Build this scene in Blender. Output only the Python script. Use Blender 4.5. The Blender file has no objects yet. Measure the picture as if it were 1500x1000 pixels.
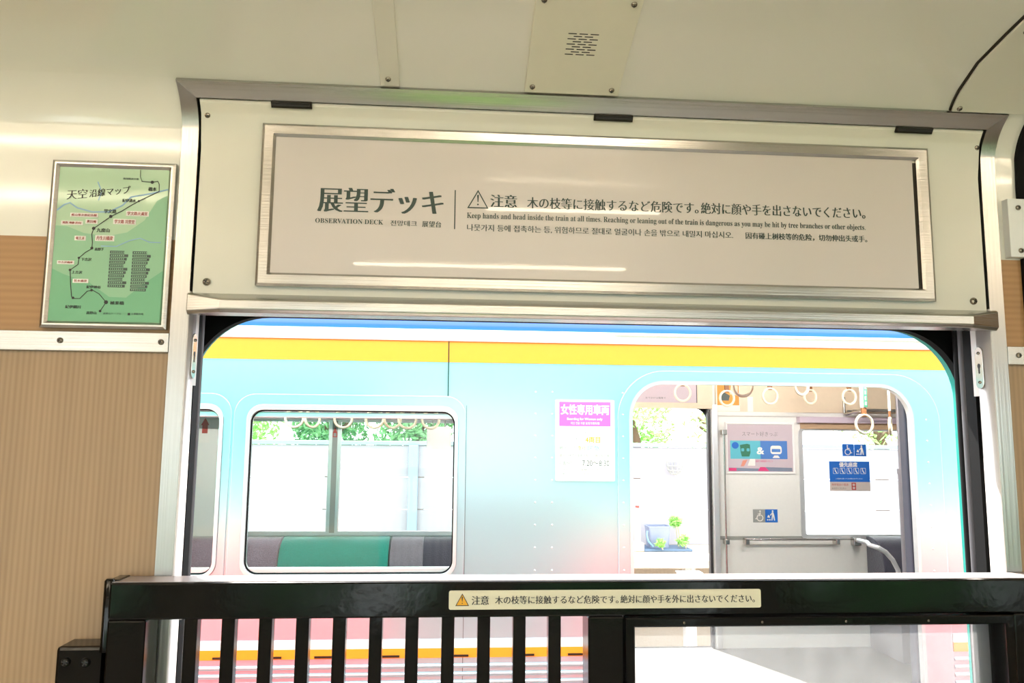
import bpy, bmesh, math, random
from mathutils import Vector, Matrix
random.seed(7)
SC = bpy.context.scene
COL = SC.collection
R = math.radians

# ------------------------------------------------------------------ camera
cam_d = bpy.data.cameras.new('camera'); cam = bpy.data.objects.new('camera', cam_d); COL.objects.link(cam)
cam_d.sensor_width = 36.0; cam_d.lens = 1150 / 1500 * 36.0; cam_d.clip_start = 0.02
YAW, PITCH, ROLL = R(4.389), R(7.062), R(0.518)
fwd = Vector((math.sin(YAW) * math.cos(PITCH), math.cos(YAW) * math.cos(PITCH), math.sin(PITCH)))
r0 = Vector((math.cos(YAW), -math.sin(YAW), 0)); u0 = r0.cross(fwd)
rr = r0 * math.cos(ROLL) + u0 * math.sin(ROLL); uu = u0 * math.cos(ROLL) - r0 * math.sin(ROLL)
m = Matrix((rr, uu, -fwd)).transposed().to_4x4(); m.translation = Vector((0, -1.25, 1.55))
cam.matrix_world = m
SC.camera = cam

# ------------------------------------------------------------------ view, sky, sun
SC.view_settings.view_transform = 'Standard'; SC.view_settings.look = 'None'
SC.view_settings.gamma = 1.0; SC.view_settings.use_curve_mapping = False
SC.view_settings.exposure = 1.0
SC.cycles.use_denoising = True
SC.cycles.max_bounces = 10; SC.cycles.diffuse_bounces = 5; SC.cycles.glossy_bounces = 5
SC.cycles.transparent_max_bounces = 16; SC.cycles.sample_clamp_indirect = 8.0
SC.cycles.caustics_reflective = False; SC.cycles.caustics_refractive = False
W = bpy.data.worlds.new('sky'); SC.world = W; W.use_nodes = True
nt = W.node_tree; bg = nt.nodes['Background']
bg.inputs['Color'].default_value = (0.93, 0.96, 1.0, 1); bg.inputs['Strength'].default_value = 3.0
sun_d = bpy.data.lights.new('sun', 'SUN'); sun_d.energy = 11.0; sun_d.angle = R(1.0); sun_d.color = (1, 0.95, 0.88)
sun = bpy.data.objects.new('sun', sun_d); COL.objects.link(sun)
sd = Vector((-0.20, 0.50, 0.87))
sun.rotation_euler = sd.to_track_quat('Z', 'Y').to_euler(); sun.location = (0, 6, 9)

# ------------------------------------------------------------------ materials
def lin(c):
    return tuple((v / 255 / 12.92 if v / 255 <= 0.04045 else ((v / 255 + 0.055) / 1.055) ** 2.4) for v in c)
def mat(name, rgb, rough=0.5, metal=0.0, coat=0.0, bump=None, spec=0.5, emit=None):
    M = bpy.data.materials.new(name); M.use_nodes = True
    n = M.node_tree; b = n.nodes['Principled BSDF']
    c = lin(rgb)
    b.inputs['Base Color'].default_value = (*c, 1); b.inputs['Roughness'].default_value = rough
    b.inputs['Metallic'].default_value = metal; b.inputs['Coat Weight'].default_value = coat
    b.inputs['Coat Roughness'].default_value = 0.08
    b.inputs['Specular IOR Level'].default_value = spec
    if emit:
        b.inputs['Emission Color'].default_value = (*lin(rgb), 1); b.inputs['Emission Strength'].default_value = emit
    tc = n.nodes.new('ShaderNodeTexCoord'); mp = n.nodes.new('ShaderNodeMapping'); nz = n.nodes.new('ShaderNodeTexNoise')
    n.links.new(tc.outputs['Object'], mp.inputs['Vector']); n.links.new(mp.outputs['Vector'], nz.inputs['Vector'])
    sc, st, amt = bump if bump else ((40, 40, 40), 0.02, 0.03)
    mp.inputs['Scale'].default_value = sc; nz.inputs['Scale'].default_value = 1.0; nz.inputs['Detail'].default_value = 4
    bp = n.nodes.new('ShaderNodeBump'); bp.inputs['Strength'].default_value = st; bp.inputs['Distance'].default_value = 0.01
    n.links.new(nz.outputs['Fac'], bp.inputs['Height']); n.links.new(bp.outputs['Normal'], b.inputs['Normal'])
    mr = n.nodes.new('ShaderNodeMapRange'); mr.inputs['To Min'].default_value = 1 - amt; mr.inputs['To Max'].default_value = 1 + amt
    n.links.new(nz.outputs['Fac'], mr.inputs['Value'])
    mx = n.nodes.new('ShaderNodeMix'); mx.data_type = 'RGBA'; mx.blend_type = 'MULTIPLY'; mx.inputs[0].default_value = 1.0
    mx.inputs[6].default_value = (*c, 1); n.links.new(mr.outputs['Result'], mx.inputs[7])
    n.links.new(mx.outputs[2], b.inputs['Base Color'])
    return M
def wood(name, dark, light, axis, scale):
    M = bpy.data.materials.new(name); M.use_nodes = True
    n = M.node_tree; b = n.nodes['Principled BSDF']; b.inputs['Roughness'].default_value = 0.45
    tc = n.nodes.new('ShaderNodeTexCoord'); mp = n.nodes.new('ShaderNodeMapping'); n.links.new(tc.outputs['Object'], mp.inputs['Vector'])
    mp.inputs['Scale'].default_value = (scale, 6, 1.6) if axis == 'z' else (1.6, 6, scale)
    nz = n.nodes.new('ShaderNodeTexNoise'); nz.inputs['Scale'].default_value = 1.0; nz.inputs['Detail'].default_value = 5; nz.inputs['Roughness'].default_value = 0.65
    n.links.new(mp.outputs['Vector'], nz.inputs['Vector'])
    wv = n.nodes.new('ShaderNodeTexWave'); wv.wave_type = 'BANDS'; wv.bands_direction = 'X' if axis == 'z' else 'Z'
    mp2 = n.nodes.new('ShaderNodeMapping'); n.links.new(tc.outputs['Object'], mp2.inputs['Vector'])
    mp2.inputs['Scale'].default_value = (1, 1, 0.08) if axis == 'z' else (0.08, 1, 1)
    n.links.new(mp2.outputs['Vector'], wv.inputs['Vector'])
    wv.inputs['Scale'].default_value = 38 if axis == 'z' else 30; wv.inputs['Distortion'].default_value = 2.0
    wv.inputs['Detail'].default_value = 3; wv.inputs['Detail Scale'].default_value = 1.2
    ad = n.nodes.new('ShaderNodeMath'); ad.operation = 'MULTIPLY_ADD'; ad.inputs[1].default_value = 0.35
    n.links.new(wv.outputs['Fac'], ad.inputs[0])
    m2 = n.nodes.new('ShaderNodeMath'); m2.operation = 'MULTIPLY'; m2.inputs[1].default_value = 0.65
    n.links.new(nz.outputs['Fac'], m2.inputs[0]); n.links.new(m2.outputs[0], ad.inputs[2])
    cr = n.nodes.new('ShaderNodeValToRGB'); cr.color_ramp.elements[0].position = 0.25; cr.color_ramp.elements[1].position = 0.75
    cr.color_ramp.elements[0].color = (*lin(dark), 1); cr.color_ramp.elements[1].color = (*lin(light), 1)
    n.links.new(ad.outputs[0], cr.inputs['Fac']); n.links.new(cr.outputs['Color'], b.inputs['Base Color'])
    return M
def glass(name, tint, haze=0.0):
    M = bpy.data.materials.new(name); M.use_nodes = True
    n = M.node_tree; n.nodes.remove(n.nodes['Principled BSDF']); out = n.nodes['Material Output']
    t = n.nodes.new('ShaderNodeBsdfTransparent'); t.inputs['Color'].default_value = (*tint, 1)
    g = n.nodes.new('ShaderNodeBsdfGlossy'); g.inputs['Roughness'].default_value = 0.03
    fr = n.nodes.new('ShaderNodeFresnel'); fr.inputs['IOR'].default_value = 1.22
    mx = n.nodes.new('ShaderNodeMixShader'); n.links.new(fr.outputs[0], mx.inputs[0]); n.links.new(t.outputs[0], mx.inputs[1]); n.links.new(g.outputs[0], mx.inputs[2])
    last = mx
    if haze:
        tr = n.nodes.new('ShaderNodeBsdfTranslucent'); tr.inputs['Color'].default_value = (.9, .9, .9, 1)
        nz = n.nodes.new('ShaderNodeTexNoise'); nz.inputs['Scale'].default_value = 35; nz.inputs['Detail'].default_value = 8
        tc = n.nodes.new('ShaderNodeTexCoord'); n.links.new(tc.outputs['Object'], nz.inputs['Vector'])
        mr = n.nodes.new('ShaderNodeMapRange'); mr.inputs['To Min'].default_value = haze * 0.5; mr.inputs['To Max'].default_value = haze * 1.5
        n.links.new(nz.outputs['Fac'], mr.inputs['Value'])
        m3 = n.nodes.new('ShaderNodeMixShader'); n.links.new(mr.outputs[0], m3.inputs[0]); n.links.new(mx.outputs[0], m3.inputs[1]); n.links.new(tr.outputs[0], m3.inputs[2]); last = m3
    n.links.new(last.outputs[0], out.inputs['Surface'])
    return M
def banded(name, bands, rough, metal=0.0, coat=0.0):
    # paint bands by height: list of (z_top, rgb) from the bottom up
    M = bpy.data.materials.new(name); M.use_nodes = True
    n = M.node_tree; b = n.nodes['Principled BSDF']; b.inputs['Roughness'].default_value = rough
    b.inputs['Metallic'].default_value = metal; b.inputs['Coat Weight'].default_value = coat
    tc = n.nodes.new('ShaderNodeTexCoord'); sp = n.nodes.new('ShaderNodeSeparateXYZ'); n.links.new(tc.outputs['Object'], sp.inputs[0])
    mr = n.nodes.new('ShaderNodeMapRange'); mr.inputs['From Min'].default_value = -2; mr.inputs['From Max'].default_value = 3
    n.links.new(sp.outputs['Z'], mr.inputs['Value'])
    cr = n.nodes.new('ShaderNodeValToRGB'); cr.color_ramp.interpolation = 'CONSTANT'; n.links.new(mr.outputs[0], cr.inputs['Fac'])
    el = cr.color_ramp.elements; el.remove(el[1]); el[0].position = 0; el[0].color = (*lin(bands[0][1]), 1)
    for (zt, _), (_, c) in zip(bands[:-1], bands[1:]):
        e = el.new((zt + 2) / 5); e.color = (*lin(c), 1)
    n.links.new(cr.outputs['Color'], b.inputs['Base Color'])
    return M

CREAM = mat('cream_panel', (234, 231, 221), 0.15, coat=0.6, bump=((2.2, 2.2, 2.2), 0.10, 0.02))
CREAM2 = mat('cream_flap', (226, 222, 208), 0.3, bump=((3, 3, 3), 0.06, 0.02))
PALE = mat('pale_grille_panel', (228, 224, 204), 0.35)
WOODV = wood('wood_vertical_grain', (150, 122, 90), (168, 139, 105), 'z', 60)
WOODH = wood('wood_horizontal_grain', (162, 120, 75), (174, 132, 86), 'x', 90)
ALU = mat('brushed_aluminium', (190, 188, 183), 0.27, 1.0, bump=((3, 3, 300), 0.05, 0.04))
ALUV = mat('brushed_aluminium_upright', (176, 174, 170), 0.30, 1.0, bump=((300, 300, 3), 0.05, 0.04))
JAMB = mat('pale_jamb_metal', (226, 220, 216), 0.4, 0.25)
STEEL = mat('polished_steel', (190, 186, 180), 0.2, 1.0)
SCREW = mat('screw_steel', (150, 142, 130), 0.25, 1.0)
DARK = mat('dark_gap', (24, 22, 20), 0.6)
HINGE = mat('dark_hinge', (52, 46, 38), 0.4, 0.6)
RUBBER = mat('black_rubber', (7, 7, 7), 0.7, spec=0.2)
GREYRUB = mat('grey_rubber', (84, 82, 86), 0.5)
BLACK = mat('black_gloss_paint', (7, 7, 7), 0.12, 0.0, 0.0, spec=0.3, bump=((14, 14, 14), 0.08, 0.05))
PAPER = mat('sign_paper', (216, 206, 200), 0.38, 0.0, 0.3, bump=((2.6, 2.6, 3.0), 0.9, 0.01)); PAPER.node_tree.nodes['Principled BSDF'].inputs['Coat Roughness'].default_value = 0.025
INK = mat('dark_green_ink', (54, 70, 62), 0.5)
BLACKINK = mat('black_ink', (40, 36, 34), 0.5)
REDINK = mat('red_ink', (170, 60, 50), 0.5)
STICK = mat('cream_sticker', (216, 208, 180), 0.5)
AMBER = mat('amber_print', (224, 160, 20), 0.5)
WHITEBOX = mat('white_print', (236, 232, 226), 0.5)
GREYINK = mat('grey_print', (70, 84, 78), 0.5)
MAPG = mat('map_green', (170, 202, 166), 0.35, 0, 0.4, bump=((9, 9, 9), 0.02, 0.05))
MAPG2 = mat('map_mid_green', (140, 188, 150), 0.4)
MAPG3 = mat('map_deep_green', (112, 176, 134), 0.4)
MAPB = mat('map_river_blue', (140, 178, 208), 0.5)
FLOORM = mat('grey_vinyl_floor', (206, 202, 198), 0.5)
BODY = mat('stainless_car_body', (198, 216, 226), 0.32, 0.82, bump=((2, 2, 2), 0.02, 0.02))
SILVER = mat('silver_window_frame', (225, 225, 226), 0.3, 0.6)
YEL = mat('yellow_band', (244, 154, 38), 0.35, 0.0, 0.2)
ORA = mat('orange_line', (240, 120, 10), 0.4)
BLU = mat('blue_band', (44, 96, 190), 0.28, 0.0, 0.4)
WHT = mat('white_gutter', (238, 238, 236), 0.4)
INW = mat('interior_panel_white', (230, 230, 226), 0.4)
INT = mat('interior_panel_tan', (226, 208, 182), 0.45)
LAV = mat('lavender_header', (206, 190, 204), 0.4)
TANB = mat('tan_blind', (190, 160, 128), 0.6)
GREYM = mat('grey_rack', (150, 146, 152), 0.4, 0.4)
TEAL = mat('teal_moquette', (44, 150, 136), 0.8, bump=((120, 120, 120), 0.3, 0.25))
GREYF = mat('grey_moquette', (128, 124, 136), 0.8, bump=((120, 120, 120), 0.3, 0.35))
DARKF = mat('charcoal_moquette', (66, 66, 80), 0.8, bump=((120, 120, 120), 0.3, 0.25))
RINGM = mat('cream_strap_ring', (240, 228, 200), 0.4)
LEATHER = mat('brown_strap', (128, 84, 48), 0.6)
PINK = mat('pink_print', (226, 96, 205), 0.5)
ORANGE = mat('orange_print', (236, 150, 50), 0.5)
BLUEP = mat('blue_print', (20, 100, 190), 0.5)
TEALP = mat('teal_print', (90, 180, 196), 0.5)
NAVY = mat('periwinkle_print', (70, 120, 190), 0.5)
GREENP = mat('green_print', (40, 110, 84), 0.5)
GREYP = mat('grey_print_tile', (150, 152, 148), 0.5)
LILAC = mat('lilac_poster', (196, 182, 190), 0.4)
MAGENTA = mat('magenta_print', (210, 60, 120), 0.5)
SKIN = mat('skin_print', (214, 140, 120), 0.5)
FENCE = mat('white_fence_board', (152, 152, 160), 0.7, bump=((1, 1, 8), 0.1, 0.04))
FPOST = mat('pale_blue_fence_post', (128, 148, 166), 0.6)
CONC = mat('concrete', (200, 188, 170), 0.85, bump=((30, 30, 30), 0.4, 0.15))
BALLAST = mat('ballast', (132, 120, 108), 0.9, bump=((25, 25, 25), 1.0, 0.4))
LEAF = mat('leaf_green', (136, 196, 96), 0.6)
LEAF2 = mat('leaf_deep_green', (96, 150, 92), 0.6)
BARK = mat('bark', (92, 74, 56), 0.9)
BUCKET = mat('pale_blue_plastic', (122, 132, 156), 0.5)
PIPE = mat('white_pipe', (236, 236, 236), 0.4)
STICKW = mat('bamboo_stick', (206, 190, 150), 0.7)
GL = glass('window_glass', (0.95, 0.98, 0.97))
ACR = glass('dusty_acrylic', (0.94, 0.95, 0.95), 0.08)
LAMP = mat('warm_lamp_tube', (255, 236, 208), 0.5, emit=29.0)
LAMP_ADDED = mat('added_lamp_tube', (255, 250, 242), 0.5, emit=98.0)
EXT = banded('car_livery', [(0.88, (206, 66, 74)), (0.96, (244, 222, 160)), (3.0, (22, 150, 138))], 0.4, 0, 0.3)

for M_ in (TEAL, GREYF, DARKF):
    b_ = M_.node_tree.nodes['Principled BSDF']; b_.inputs['Sheen Weight'].default_value = 1.0; b_.inputs['Sheen Roughness'].default_value = 0.35
# ------------------------------------------------------------------ helpers
def tag(o, label=None, cat=None, group=None, kind=None):
    if label: o['label'] = label
    if cat: o['category'] = cat
    if group: o['group'] = group
    if kind: o['kind'] = kind
    return o
def thing(name, label, cat, loc=(0, 0, 0), group=None):
    o = bpy.data.objects.new(name, None); COL.objects.link(o); o.location = loc; o.empty_display_size = 0.05
    return tag(o, label, cat, group)
def link(name, me, mats, parent=None, smooth=None, bevel=0.0, seg=2):
    o = bpy.data.objects.new(name, me); COL.objects.link(o)
    for M in (mats if isinstance(mats, (list, tuple)) else [mats]):
        me.materials.append(M)
    if smooth is not None:
        me.shade_smooth(); me.set_sharp_from_angle(angle=R(smooth))
    if bevel:
        b = o.modifiers.new('bevel', 'BEVEL'); b.width = bevel; b.segments = seg; b.limit_method = 'ANGLE'; b.angle_limit = R(40)
    if parent is not None:
        o.parent = parent
        o.matrix_parent_inverse = Matrix.Translation(-Vector(parent.location)) if parent.parent is None else Matrix.Translation(-Vector(root_loc(parent)))
    return o
def root_loc(o):
    v = Vector((0, 0, 0))
    while o is not None:
        v += Vector(o.location) + (o.matrix_parent_inverse.translation if o.parent else Vector((0, 0, 0))); o = o.parent
    return v
def copy_tree(o, parent=None):
    c = o.copy(); COL.objects.link(c)
    if parent is not None: c.parent = parent
    for ch in list(o.children): copy_tree(ch, c)
    return c
class MB:
    def __init__(s): s.v = []; s.f = []
    def add(s, vs, fs):
        k = len(s.v); s.v += [tuple(p) for p in vs]; s.f += [tuple(i + k for i in f) for f in fs]; return s
    def box(s, x0, x1, y0, y1, z0, z1):
        return s.add([(x0, y0, z0), (x1, y0, z0), (x1, y1, z0), (x0, y1, z0), (x0, y0, z1), (x1, y0, z1), (x1, y1, z1), (x0, y1, z1)],
                     [(3, 2, 1, 0), (4, 5, 6, 7), (0, 1, 5, 4), (1, 2, 6, 5), (2, 3, 7, 6), (3, 0, 4, 7)])
    def loft(s, rings, cap=True, closed=False):
        n = len(rings[0]); vs = [p for r in rings for p in r]; fs = []
        m_ = len(rings)
        for i in range(m_ if closed else m_ - 1):
            for j in range(n):
                a, b = i * n + j, i * n + (j + 1) % n; c, d = ((i + 1) % m_) * n + (j + 1) % n, ((i + 1) % m_) * n + j
                fs.append((a, b, c, d))
        if cap and not closed: fs += [tuple(range(n - 1, -1, -1)), tuple(range((m_ - 1) * n, m_ * n))]
        return s.add(vs, fs)
    def tube(s, pts, r, n=12, closed=False):
        pts = [Vector(p) for p in pts]; rings = []
        up = None
        for i, p in enumerate(pts):
            if closed: t = (pts[(i + 1) % len(pts)] - pts[i - 1]).normalized()
            else: t = (pts[min(i + 1, len(pts) - 1)] - pts[max(i - 1, 0)]).normalized()
            if up is None: up = Vector((0, 0, 1)) if abs(t.z) < 0.9 else Vector((0, 1, 0))
            a = t.cross(up).normalized(); b = a.cross(t); up = b
            rad = r[i] if isinstance(r, (list, tuple)) else r
            rings.append([p + (a * math.cos(k * 2 * math.pi / n) + b * math.sin(k * 2 * math.pi / n)) * rad for k in range(n)])
        return s.loft(rings, closed=closed)
    def mesh(s, name):
        me = bpy.data.meshes.new(name); me.from_pydata(s.v, [], s.f); me.update()
        b = bmesh.new(); b.from_mesh(me); bmesh.ops.recalc_face_normals(b, faces=b.faces); b.to_mesh(me); b.free()
        return me
    def build(s, name, M, parent=None, smooth=None, bevel=0.0, seg=2):
        return link(name, s.mesh(name), M, parent, smooth, bevel, seg)
def box(name, x0, x1, y0, y1, z0, z1, M, parent=None, bevel=0.0): return MB().box(x0, x1, y0, y1, z0, z1).build(name, M, parent, bevel=bevel)
def tube(name, pts, r, M, parent=None, n=12, closed=False): return MB().tube(pts, r, n, closed).build(name, M, parent, smooth=40)
def rrect(x0, x1, z0, z1, r, n=8, corners='1111'):
    # corners: bl br tr tl
    P = []
    for k, (cx, cz, a0) in enumerate(((x0 + r, z0 + r, 180), (x1 - r, z0 + r, 270), (x1 - r, z1 - r, 0), (x0 + r, z1 - r, 90))):
        if corners[k] == '1' and r > 0:
            for i in range(n + 1):
                a = R(a0 + 90 * i / n); P.append((cx + r * math.cos(a), cz + r * math.sin(a)))
        else: P.append(((x0, z0), (x1, z0), (x1, z1), (x0, z1))[k])
    return P
def fill_mesh(name, polys, y0, y1):
    # polygons in x,z (even-odd holes) turned into a slab between y0 and y1
    cu = bpy.data.curves.new(name, 'CURVE'); cu.dimensions = '2D'; cu.fill_mode = 'BOTH'
    cu.extrude = abs(y1 - y0) / 2
    for P in polys:
        sp = cu.splines.new('POLY'); sp.points.add(len(P) - 1); sp.use_cyclic_u = True
        for q, p in zip(sp.points, P): q.co = (p[0], p[1], 0, 1)
    o = bpy.data.objects.new(name, cu); COL.objects.link(o)
    me = bpy.data.meshes.new_from_object(o.evaluated_get(bpy.context.evaluated_depsgraph_get()))
    bpy.data.objects.remove(o); bpy.data.curves.remove(cu)
    me.transform(Matrix.Translation((0, (y0 + y1) / 2, 0)) @ Matrix.Rotation(R(90), 4, 'X'))
    me.name = name; me.materials.clear()
    b = bmesh.new(); b.from_mesh(me); bmesh.ops.remove_doubles(b, verts=b.verts, dist=1e-6); bmesh.ops.recalc_face_normals(b, faces=b.faces); b.to_mesh(me); b.free()
    return me
def plate(name, polys, y0, y1, M, parent=None, smooth=None, bevel=0.0):
    return link(name, fill_mesh(name, polys, y0, y1), M, parent, smooth, bevel)
FONT_O = None
def outlines(s):
    cu = bpy.data.curves.new('glyphs', 'FONT'); cu.body = s
    o = bpy.data.objects.new('glyphs', cu); COL.objects.link(o)
    dg = bpy.context.evaluated_depsgraph_get()
    c2 = o.evaluated_get(dg).to_curve(dg)
    res = []
    for sp in c2.splines:
        bp = list(sp.bezier_points); n = len(bp); P = []
        for i in range(n):
            a, b = bp[i], bp[(i + 1) % n]
            p0, p1, p2, p3 = a.co, a.handle_right, b.handle_left, b.co
            straight = ((p1 - p0).cross(p3 - p0)).length < 1e-6 and ((p2 - p0).cross(p3 - p0)).length < 1e-6
            st = 1 if straight else 3
            for k in range(st):
                t = k / st; q = p0 * (1 - t) ** 3 + p1 * 3 * t * (1 - t) ** 2 + p2 * 3 * t * t * (1 - t) + p3 * t ** 3
                if not P or (Vector(P[-1]) - q.xy).length > 1e-4: P.append((q.x, q.y))
        if len(P) > 2 and (Vector(P[0]) - Vector(P[-1])).length < 1e-4: P.pop()
        if len(P) > 2: res.append(P)
    o.evaluated_get(dg).to_curve_clear()
    bpy.data.objects.remove(o); bpy.data.curves.remove(cu)
    return res
def area(P): return sum(P[i - 1][0] * P[i][1] - P[i][0] * P[i - 1][1] for i in range(len(P))) / 2
def fatten(polys, dx, dy):
    sg = 1 if sum(area(P) for P in polys) > 0 else -1
    out = []
    for P in polys:
        Q = []; n = len(P)
        for i in range(n):
            a, b, c = Vector(P[i - 1]), Vector(P[i]), Vector(P[(i + 1) % n])
            e1 = (b - a).normalized(); e2 = (c - b).normalized()
            n1 = Vector((e1.y, -e1.x)) * sg; n2 = Vector((e2.y, -e2.x)) * sg
            nn = (n1 + n2)
            nn = nn / max(0.35, nn.length * nn.length / 2) if nn.length > 1e-5 else n1
            Q.append((b.x + nn.x * dx, b.y + nn.y * dy))
        out.append(Q)
    return out
def serif(s):
    return ''.join(chr(0x1D400 + ord(c) - 65) if 'A' <= c <= 'Z' else chr(0x1D41A + ord(c) - 97) if 'a' <= c <= 'z' else c for c in s)
def text(name, s, x0, z0, x1, z1, y, M, parent, dx=0.0, dy=0.0, slope=0.0):
    P = outlines(s)
    base = fatten(P, min(dx, 0), dy) if dx or dy else P
    P = base if dx <= 0 else [[(px + k * dx, py) for px, py in q] for k in (-1, 0, 1) for q in base]
    X = [p[0] for q in P for p in q]; Y = [p[1] for q in P for p in q]
    ax, bx, ay, by = min(X), max(X), min(Y), max(Y)
    sx = (x1 - x0) / (bx - ax); sz = (z1 - z0) / (by - ay)
    polys = [[(x0 + (px - ax) * sx, z0 + (py - ay) * sz + slope * (px - ax) * sx) for px, py in q] for q in P]
    if dx <= 0: return plate(name, polys, y - 0.0003, y, M, parent)
    b = bmesh.new(); n3 = len(polys) // 3      # heavy uprights, thin horizontals: overlaid strokes
    for k in range(3):
        me = fill_mesh(name, polys[k * n3:(k + 1) * n3], y - 0.0003 - (0.0001, 0, 0.0002)[k], y); b.from_mesh(me); bpy.data.meshes.remove(me)
    me = bpy.data.meshes.new(name); b.to_mesh(me); b.free()
    return link(name, me, M, parent)
# wall-to-ceiling profile of the car side, s = length along it from the floor
Z0, RC, TH, R2 = 2.02, 0.10, R(70), 3.2
def prof(s):
    if s <= Z0: return 0.0, s, 0.0
    a = (s - Z0) / RC
    if a <= TH: return -RC * (1 - math.cos(a)), Z0 + RC * math.sin(a), a
    b = (s - Z0 - RC * TH) / R2
    return (-RC * (1 - math.cos(TH)) - R2 * (math.cos(TH) - math.cos(TH + b)), Z0 + RC * math.sin(TH) + R2 * (math.sin(TH + b) - math.sin(TH)), TH + b)
def onp(x, s, off):
    y, z, a = prof(s); return (x, y - off * math.cos(a), z - off * math.sin(a))
def srange(s0, s1):
    L = [s0]; s = s0
    while s < s1 - 1e-6:
        s += 0.006 if Z0 - 0.01 < s < Z0 + 0.14 else 0.06
        L.append(min(s, s1))
    return L
def cove(name, s0, s1, xl, xr, o0, o1, M, parent=None, bevel=0.0, extra=()):
    f = lambda v, s: v(s) if callable(v) else v
    ss = sorted(set(srange(s0, s1)) | set(extra))
    rings = [[onp(f(xl, s), s, o0), onp(f(xr, s), s, o0), onp(f(xr, s), s, o1), onp(f(xl, s), s, o1)] for s in ss]
    return MB().loft(rings).build(name, M, parent, smooth=30, bevel=bevel)
def screw_mesh(r=0.0045):
    b = MB(); prof_ = [(r, 0), (r, .25 * r), (.8 * r, .6 * r), (.4 * r, .8 * r), (0.05 * r, .84 * r)]
    rings = [[(q * math.cos(k * math.pi / 7), -h, q * math.sin(k * math.pi / 7)) for k in range(14)] for q, h in prof_]
    b.loft(rings); me = b.mesh('screw')
    n0 = len(me.polygons)
    c = MB(); c.v = b.v; c.f = b.f
    c.box(-.62 * r, .62 * r, -.9 * r, -.5 * r, -.12 * r, .12 * r).box(-.12 * r, .12 * r, -.9 * r, -.5 * r, -.62 * r, .62 * r)
    me = c.mesh('screw'); me.materials.append(SCREW); me.materials.append(DARK)
    for p in me.polygons:
        if p.index >= n0: p.material_index = 1
    me.shade_smooth(); me.set_sharp_from_angle(angle=R(50))
    return me
SCREW_ME = screw_mesh(0.0045); SCREW_BIG = screw_mesh(0.0062); SCREW_BLK = screw_mesh(0.0065); SCREW_BLK.materials[0] = BLACK; RIVET_ME = screw_mesh(0.0045); RIVET_ME.materials[0] = SILVER; RIVET_ME.materials[1] = SILVER
def screw(x, y, z, parent, tilt=0.0, me=None, name='screw'):
    o = bpy.data.objects.new(name, me or SCREW_ME); COL.objects.link(o); o.parent = parent
    pl = root_loc(parent)
    o.location = Vector((x, y, z)) - pl; o.rotation_euler = (tilt, 0.5, 0) if tilt == 0 else (tilt, 0, 0)
    return o
def screw_s(x, s, off, parent, me=None):
    p = onp(x, s, off); return screw(p[0], p[1], p[2], parent, prof(s)[2], me)
def frame_ring(name, x0, x1, z0, z1, w, y_wall, y_front, M, parent=None, cham=0.004):
    # mitred picture-frame moulding with a sloped inner lip
    prof_ = [(0, y_wall), (0, y_front + cham * .6), (cham, y_front), (w - cham, y_front), (w, y_front + cham), (w, y_wall)]
    rings = []
    for (cx, cz, sx, sz) in ((x0, z0, 1, 1), (x1, z0, -1, 1), (x1, z1, -1, -1), (x0, z1, 1, -1)):
        rings.append([(cx + sx * d, y, cz + sz * d) for d, y in prof_])
    return MB().loft(rings, closed=True).build(name, M, parent)
def struct(o): o['kind'] = 'structure'; return o

# ================================================================== OUR CAR: the setting
AX0, AX1 = -3.0, 3.4
JL, JR = -0.411, 0.905          # inner faces of the opening
OL, OR_ = -0.437, 0.931         # outer edges of the metal surround
wall = struct(cove('wall_front', 1.857, 2.121, AX0, OL, -0.02, 0.0, CREAM))
cove('cream_panel', 1.862, 2.121, OR_, AX1, -0.02, 0.0, CREAM, wall)
plate('wood_panel', [[(AX0, 1.69), (OL, 1.69), (OL, 1.857), (AX0, 1.857)]], 0.0, 0.02, WOODH, wall)
plate('wood_panel', [[(AX0, 0.0), (OL, 0.0), (OL, 1.69), (AX0, 1.69)]], 0.0, 0.02, WOODV, wall)
plate('wood_panel', [[(OR_, 1.69), (AX1, 1.69), (AX1, 1.862), (OR_, 1.862)]], 0.0, 0.02, WOODH, wall)
plate('wood_panel', [[(OR_, 0.0), (AX1, 0.0), (AX1, 1.69), (OR_, 1.69)]], 0.0, 0.02, WOODV, wall)
MB().box(AX0, JL - 0.035, 0.02, 0.124, 0, 1.76).box(JR + 0.035, AX1, 0.02, 0.124, 0, 1.76).box(AX0, AX1, 0.022, 0.124, 1.762, 2.15).build('wall_core', RUBBER, wall)
# ceiling vault: near half from the profile, mirrored for the far half
half = [prof(s)[:2] for s in srange(2.121, 3.27)]
yc = -1.16
full = half + [(2 * yc - y, z) for y, z in reversed(half)]
v, f = [], []
for (y, z) in full: v += [(AX0, y, z), (AX1, y, z)]
nn = len(full)
for (y, z) in full: v += [(AX0, y, z + 0.05), (AX1, y, z + 0.05)]
for i in range(nn - 1):
    a = 2 * i; f += [(a, a + 1, a + 3, a + 2), (2 * nn + a + 2, 2 * nn + a + 3, 2 * nn + a + 1, 2 * nn + a)]
f += [(0, 2 * nn, 2 * nn + 1, 1), (2 * nn - 2, 2 * nn - 1, 4 * nn - 1, 4 * nn - 2)]
cb = MB(); cb.add(v, f); ceiling = struct(cb.build('ceiling', CREAM, smooth=40))
struct(box('floor', AX0, AX1, 2 * yc - 0.1, 0.165, -0.06, 0.0, FLOORM))
struct(box('wall_left', AX0 - 0.05, AX0, 2 * yc - 0.1, 0.165, 0, 2.5, WOODV)); struct(box('wall_right', AX1, AX1 + 0.05, 2 * yc - 0.1, 0.165, 0, 2.5, WOODV))
YB = 2 * yc
BW = [(-2.85, -2.05), (-1.80, -1.25), (-0.90, 0.0), (0.30, 1.20), (1.50, 2.60)]
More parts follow.
